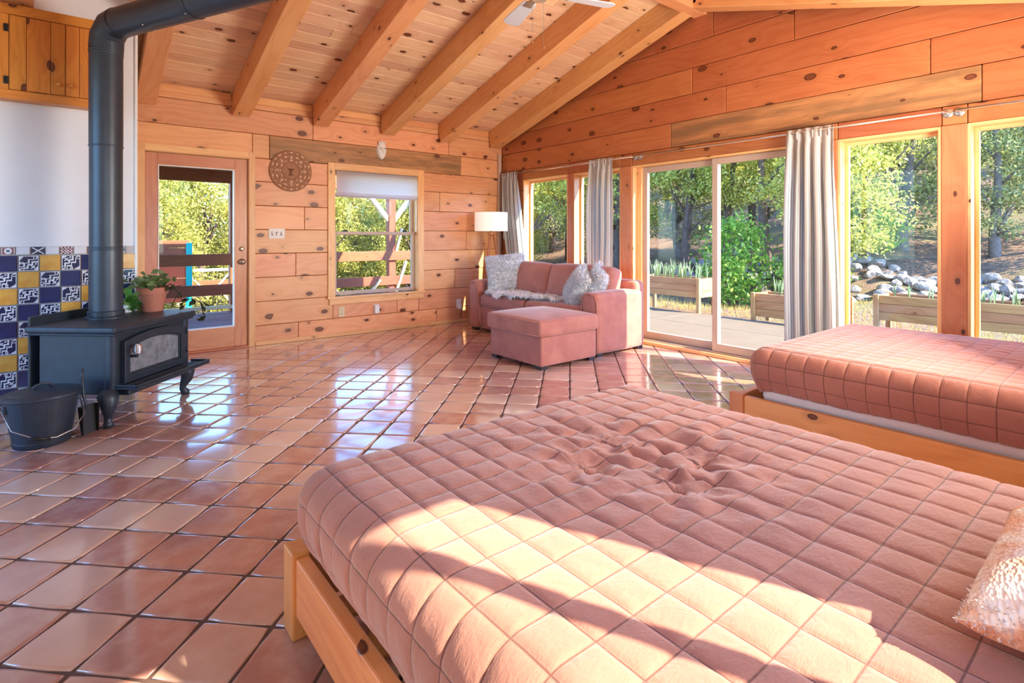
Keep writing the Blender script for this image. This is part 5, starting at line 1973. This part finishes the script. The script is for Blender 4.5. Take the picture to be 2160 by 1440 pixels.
for row in range(5):
    y = -2.0
    while y < 9.0 and n_rock < 300:
        s = rn.uniform(0.075, 0.18)
        x = 12.5 + row * 0.46 + rn.uniform(-0.25, 0.25)
        o = link('rock', rock_meshes[n_rock % 5])
        o.location = (x, y, float(ground_z(x, y)) + s * 0.35)
        o.scale = (s * rn.uniform(0.9, 1.3), s * rn.uniform(0.9, 1.4), s * rn.uniform(0.6, 0.85))
        o.rotation_euler = (rn.uniform(-0.3, 0.3), rn.uniform(-0.3, 0.3), rn.uniform(0, 6.28))
        vw = view_of(x, y)
        tag(o, 'pale rock', 'rock', 'pale rocks at the foot of the slope')
        ROCKS.setdefault((row, vw), []).append(((x * rgt.x + y * rgt.y) / (x * fwd.x + y * fwd.y), o))
        n_rock += 1
        y += s * rn.uniform(1.3, 2.2)


for (row, vw), lst in ROCKS.items():
    lst.sort(key=lambda t: t[0])
    for i, (q, o) in enumerate(lst):
        o['label'] = '%s pale rock from the left, %s course, in %s' % (ORD[i], ('lowest', 'second', 'third', 'fourth', 'top')[row], vw)

# ------------------------------------------------------------------ trees and shrubs
def crown_mesh(name, seed, rx, zlo, zhi, clumps, per, leaf, spread, taper=0.5):
    rn = np.random.RandomState(seed)
    t = rn.rand(clumps) ** 0.8
    z = zlo + (zhi - zlo) * t
    prof = rx * (np.sin(np.pi * np.clip(t * 0.86 + 0.14, 0, 1)) ** 0.6) * (1 - taper * t * 0.5)
    a_ = rn.rand(clumps) * 6.283
    r_ = prof * np.sqrt(rn.uniform(0.25, 1.0, clumps))
    C = np.stack([r_ * np.cos(a_), r_ * np.sin(a_), z], 1)
    n = clumps * per
    B = np.repeat(C, per, 0) + rn.normal(0, spread, (n, 3)) * np.array([1, 1, 0.7])
    d = rn.normal(0, 1, (n, 3)) + np.array([0, 0, 0.4])
    d /= np.linalg.norm(d, axis=1, keepdims=True)
    w = np.cross(d, rn.normal(0, 1, (n, 3)))
    w /= np.linalg.norm(w, axis=1, keepdims=True) + 1e-9
    s = leaf * rn.uniform(0.6, 1.4, (n, 1))
    V = np.stack([B - d * s, B + w * s * 0.5, B + d * s, B - w * s * 0.5], 1).reshape(-1, 3)
    return np_mesh(name, V, np.arange(n * 4).reshape(-1, 4), False), C


def trunk_mesh(seed, h, r, C, lean=0.3, nb=9):
    rn = random.Random(seed)
    mb = MB()
    pts = []
    lx, ly = rn.uniform(-lean, lean), rn.uniform(-lean, lean)
    for i in range(7):
        t = i / 6
        pts.append((lx * t + 0.08 * math.sin(t * 6 + seed), ly * t + 0.08 * math.cos(t * 5 + seed), h * t - 0.2))
    mb.tube(pts, [r * (1.15 - 0.85 * i / 6) for i in range(7)], 8)
    for k in range(nb):
        c = C[rn.randrange(len(C))]
        t = max(0.25, min(0.85, c[2] / h - 0.12))
        p = Vector(pts[int(t * 6)])
        q = Vector(c)
        mb.tube([p, (p + q) / 2 + Vector((0, 0, 0.1)), q], [r * 0.35, r * 0.22, r * 0.07], 5)
    return mb.mesh('trunk', smooth=True)


KINDS = {}
for kind, mat, bark, args in (
        ('pinyon_tree', M_PINON, M_BARK, [(11, 1.5, 1.8, 5.0, 130, 85, 0.048, 0.18), (12, 1.7, 1.4, 4.6, 140, 85, 0.048, 0.19), (13, 1.3, 2.1, 5.8, 120, 85, 0.048, 0.18)]),
        ('juniper_tree', M_JUNI, M_BARK_GREY, [(21, 1.5, 0.4, 3.8, 130, 85, 0.046, 0.17), (22, 1.25, 0.6, 4.6, 120, 85, 0.046, 0.17)]),
        ('leafy_shrub', M_BUSH, M_BARK, [(31, 0.75, 0.12, 1.7, 70, 50, 0.045, 0.14)]),
        ('yellow_green_tree', M_YLEAF, M_BARK, [(41, 1.6, 0.3, 4.2, 120, 130, 0.038, 0.17), (42, 1.3, 0.4, 3.8, 110, 130, 0.038, 0.16)])):
    out = []
    for ar in args:
        me, C = crown_mesh('crown', *ar)
        me.materials.append(mat)
        tm = trunk_mesh(ar[0], ar[3] * 0.9, 0.13 if kind != 'leafy_shrub' else 0.03, C)
        tm.materials.append(bark)
        out.append((me, tm))
    KINDS[kind] = out


def tree(kind, v, x, y, s, rz, label, group, z=None, sz=1.0):
    me, tm = KINDS[kind][v % len(KINDS[kind])]
    e_ = empty(kind, (x, y, float(ground_z(x, y)) if z is None else z), rz, label=label, cat='shrub' if 'shrub' in kind else 'tree', group=group)
    e_.scale = (s, s, s * sz)
    for nm, m in (('crown', me), ('trunk', tm)):
        o = bpy.data.objects.new(nm, m)
        COL.objects.link(o)
        o.parent = e_


rn = random.Random(23)
SLOPE_TREES = []


def slope_tree(kind, v, x, y, s, rz):
    tree(kind, v, x, y, s, rz, '', 'trees on the slope outside the windows')
    SLOPE_TREES.append((kind, x, y, bpy.context.scene.collection.objects[-3]))


placed = []
tries = 0
while len(placed) < 58 and tries < 4000:
    tries += 1
    x = 13.6 + 20 * rn.random() ** 1.5
    y = rn.uniform(-10, 24)
    dd, ss = x * fwd.x + y * fwd.y, x * rgt.x + y * rgt.y
    if dd < 6 or abs(ss / dd) > 1.12:
        continue
    if any((x - a_) ** 2 + (y - b_) ** 2 < 1.7 ** 2 for a_, b_ in placed):
        continue
    if x < 15.5 and -1.5 < y < 4.5:
        continue
    placed.append((x, y))
    k = 'pinyon_tree' if rn.random() < 0.6 else 'juniper_tree'
    slope_tree(k, rn.randrange(3), x, y, rn.uniform(0.75, 1.1), rn.uniform(0, 6.28))
# big trees whose trunks stand close behind the sliding door and the narrow windows
for (x, y, v, s) in ((13.4, 6.6, 0, 1.0), (13.2, 8.6, 2, 1.0), (12.9, 10.8, 1, 1.0), (12.6, 4.6, 1, 0.8), (11.2, 13.0, 0, 1.0), (9.8, 14.8, 2, 1.0), (12.0, 15.6, 1, 1.1)):
    slope_tree('pinyon_tree', v, x, y, s, x * 3)
bins = {}
for kind, x, y, o in SLOPE_TREES:
    bins.setdefault((kind, view_of(x, y), x > 18), []).append(((x * rgt.x + y * rgt.y) / (x * fwd.x + y * fwd.y), o))
for (kind, vw, up_), lst in bins.items():
    lst.sort(key=lambda t: t[0])
    for i, (q, o) in enumerate(lst):
        nm = 'yellowish pinyon' if kind == 'pinyon_tree' else 'green juniper'
        o['label'] = '%s%s %s, in %s' % ((ORD[i] + ' ' if len(lst) > 1 else ''), nm + (' from the left' if len(lst) > 1 else ''), 'up the slope' if up_ else 'at the slope foot', vw)
tree('leafy_shrub', 0, 11.6, 6.3, 1.15, 0.5, 'bright green leafy shrub past the patio, behind the tall onion leaves', None)
tree('leafy_shrub', 0, 12.2, 5.0, 0.9, 2.5, 'small leafy shrub at the foot of the slope beyond the sliding door', None)
tree('leafy_shrub', 0, 14.9, 4.8, 1.0, 4.0, 'green shrub above the rocks, seen right of the patterned curtain', None)
# north side, beyond the porch
rn = random.Random(31)
placed = []
porch_trees = []
tries = 0
while len(placed) < 30 and tries < 3000:
    tries += 1
    y = rn.uniform(14.0, 22)
    x = rn.uniform(0.0, 0.8 * y)
    if any((x - a_) ** 2 + (y - b_) ** 2 < 1.35 ** 2 for a_, b_ in placed):
        continue
    placed.append((x, y))
    zt = float(ground_z(x, y))
    tree('yellow_green_tree', rn.randrange(2), x, y, 1.0, rn.uniform(0, 6.28), 'yellow-green tree beyond the porch, seen through the door and its window', 'trees beyond the porch', sz=(1.22 + 0.10 * y + rn.uniform(-0.3, 0.25) - zt) / 4.0)
    porch_trees.append((math.atan2(x, y), bpy.context.scene.collection.objects[-3]))
porch_trees.sort(key=lambda t: t[0])
for i, (q, o) in enumerate(porch_trees):
    o['label'] = ORD[i] + ' yellow-green tree from the left in the thicket beyond the porch'

# dry grass tufts along the patio edge and slope foot
rn = np.random.RandomState(3)
n = 9000
x, y = rn.uniform(8.3, 12.4, n), rn.uniform(-3, 11, n)
keep = ~((x < 8.8) & (y > 0.6) & (y < 6.5) & (x > 8.2))
x, y = x[keep], y[keep]
n = len(x)
B = np.stack([x, y, ground_z(x, y)], 1)
d = rn.normal(0, 0.45, (n, 3)) + np.array([0, 0, 1.0])
d /= np.linalg.norm(d, axis=1, keepdims=True)
w = np.cross(d, rn.normal(0, 1, (n, 3)))
w /= np.linalg.norm(w, axis=1, keepdims=True)
s = rn.uniform(0.05, 0.16, (n, 1))
V = np.stack([B - w * 0.006, B + w * 0.006, B + d * s], 1).reshape(-1, 3)
o = link('dry_grass', np_mesh('dry_grass', V, np.arange(n * 3).reshape(-1, 3), False), M_GRASS)
tag(o, 'dry yellow grass between the patio and the rocks', 'grass', None, 'stuff')

# ------------------------------------------------------------------ porch beyond the door wall
PD = 10.2
deck = empty('porch_deck', (2.5, 8.4, -0.06), kind='structure')
for k in range(25):
    y0 = YN + TH + 0.02 + k * 0.147
    MB().box((0, 0, 0), (9.0, 0.14, 0.035)).obj('deck_board', M_DECK, deck, bevel=0.004, seg=1, mw=Matrix.Translation((0.5, y0 + 0.07 - 8.4, -0.0175)))
proof = empty('porch_roof', (2.5, 8.4, 2.45), kind='structure')
for k in range(9):
    x = -1.6 + k * 1.05
    MB().box((0, 0, 0), (3.7, 0.09, 0.16)).obj('porch_rafter', M_PORCH, proof, bevel=0.005, seg=1, mw=axes((x - 2.5, 0.2, 0.0), (0, 1, -0.03), (-1, 0, 0), (0, 0.03, 1)))
for k in range(13):  # unseen boards added over the door side to shade the railing
    MB().box((0, 0, 0), (5.6, 0.285, 0.022)).obj('roof_board', M_PORCH, proof, mw=axes((-2.3, -1.5 + k * 0.29, 0.145 - 0.0087 * k), (1, 0, 0), (0, 1, -0.03), (0, 0.03, 1)))
MB().box((0, 0, 0), (9.2, 0.26, 0.12)).obj('porch_beam', M_PORCH, proof, bevel=0.008, mw=axes((0.4, PD - 8.4, -0.19), (1, 0, 0), (0, 0, 1), (0, -1, 0)))
prail = empty('porch_railing', (2.5, PD, -0.06), label='brown board railing along the porch outside the door', cat='railing')
for z0, z1 in ((0.74, 0.93), (0.24, 0.42)):
    MB().box((0, 0, 0), (9.0, z1 - z0, 0.035)).obj('rail_board', M_PORCH, prail, bevel=0.004, mw=axes((0.4, -0.06, (z0 + z1) / 2 + 0.06), (1, 0, 0), (0, 0, 1), (0, -1, 0)))
tag(MB().box((0, 0, 0), (9.0, 0.06, 0.06)).obj('bottom_plate', M_PALE, prail, bevel=0.004, mw=axes((0.4, -0.02, 0.09), (1, 0, 0), (0, 0, 1), (0, -1, 0))), 'pale plate under the railing')
for k, (x, lab) in enumerate(((2.12, 'porch post at the right edge of the door glass'), (5.06, 'porch post with slanted braces seen through the double-hung window'), (-0.9, None))):
    if lab is None:
        continue
    e_ = empty('porch_post', (x, PD, -0.06), label=lab, cat='post')
    MB().box((0, 0, 0), (2.2, 0.15, 0.15)).obj('post_shaft', M_PORCH, e_, bevel=0.008, mw=axes((0, 0.05, 1.1), (0, 0, 1), (0, 1, 0), (-1, 0, 0)))
    for s in (-1, 1):
        if k == 1:
            MB().bar((s * 0.06, 0.05, 1.62), (s * 0.5, 0.05, 2.14), 0.09, 0.09).obj('knee_brace', M_PALE, e_, bevel=0.004)
    if k == 1:
        MB().bar((0.06, -0.05, 0.95), (0.2, -0.05, 1.45), 0.05, 0.05).obj('pale_brace', M_PALE, e_, bevel=0.003)
        MB().bar((0.05, -0.08, 0.15), (0.28, -0.08, 0.78), 0.05, 0.05).obj('pale_brace', M_PALE, e_, bevel=0.003)
        MB().bar((-0.55, -0.08, 0.1), (-0.3, -0.08, 0.42), 0.05, 0.05).obj('pale_brace', M_PALE, e_, bevel=0.003)

# play structure and pale fence seen low through the door
ps_ = empty('play_tower', (1.72, 12.2, -0.5), label='play tower with teal post and orange panels beyond the porch railing', cat='play structure')
MB().span((-0.05, -0.05, 0.0), (0.05, 0.05, 1.60)).obj('teal_post', M_TEAL, ps_, bevel=0.008)
MB().span((-1.25, -0.05, 0.0), (-1.15, 0.05, 1.60)).obj('teal_post', M_TEAL, ps_, bevel=0.008)
for k in range(2):
    MB().span((-1.2, -0.02, 1.36 + k * 0.15), (0.0, 0.02, 1.50 + k * 0.15)).obj('roof_board', M_PORCH, ps_, bevel=0.003)
for k in range(3):
    MB().span((-1.15, -0.015, 0.45 + k * 0.235), (-0.05, 0.015, 0.675 + k * 0.235)).obj('orange_panel', M_ORANGE, ps_, bevel=0.004)
MB().prism([(-0.32, 1.15), (-0.05, 1.15), (-0.05, 1.40)], -0.02, 0.02).obj('orange_gusset', M_ORANGE, ps_, mw=axes((0, 0, 0), (1, 0, 0), (0, 0, 1), (0, -1, 0)))
pf = empty('pale_fence', (2.9, 13.4, -1.0), label='pale rail fence with braced post and wire mesh beyond the porch', cat='fence')
MB().span((-1.6, -0.02, 1.46), (2.2, 0.02, 1.52)).obj('top_rail', M_WHITE, pf, bevel=0.004)
MB().span((-1.6, -0.02, 1.14), (2.2, 0.02, 1.26)).obj('middle_rail', M_PORCH, pf, bevel=0.004)
for x in (-1.2, -0.05, 1.2):
    MB().span((x - 0.05, -0.05, 0.0), (x + 0.05, 0.05, 1.5)).obj('fence_post', M_PALE, pf, bevel=0.006)
    for s in (-1, 1):
        MB().bar((x + s * 0.04, -0.02, 0.62), (x + s * 0.3, -0.02, 0.95), 0.04, 0.04).obj('brace', M_PALE, pf, bevel=0.003)
        MB().bar((x + s * 0.12, -0.02, 1.48), (x + s * 0.42, -0.02, 1.12), 0.035, 0.035).obj('brace', M_WHITE, pf, bevel=0.003)
mb = MB()
for k in range(48):
    mb.span((-1.6 + k * 0.08, 0.0, 0.0), (-1.596 + k * 0.08, 0.004, 1.46))
for k in range(16):
    mb.span((-1.6, 0.0, 0.1 + k * 0.09), (2.2, 0.004, 0.104 + k * 0.09))
o = mb.obj('wire_mesh', M_WIRE, pf)
o['kind'] = 'stuff'
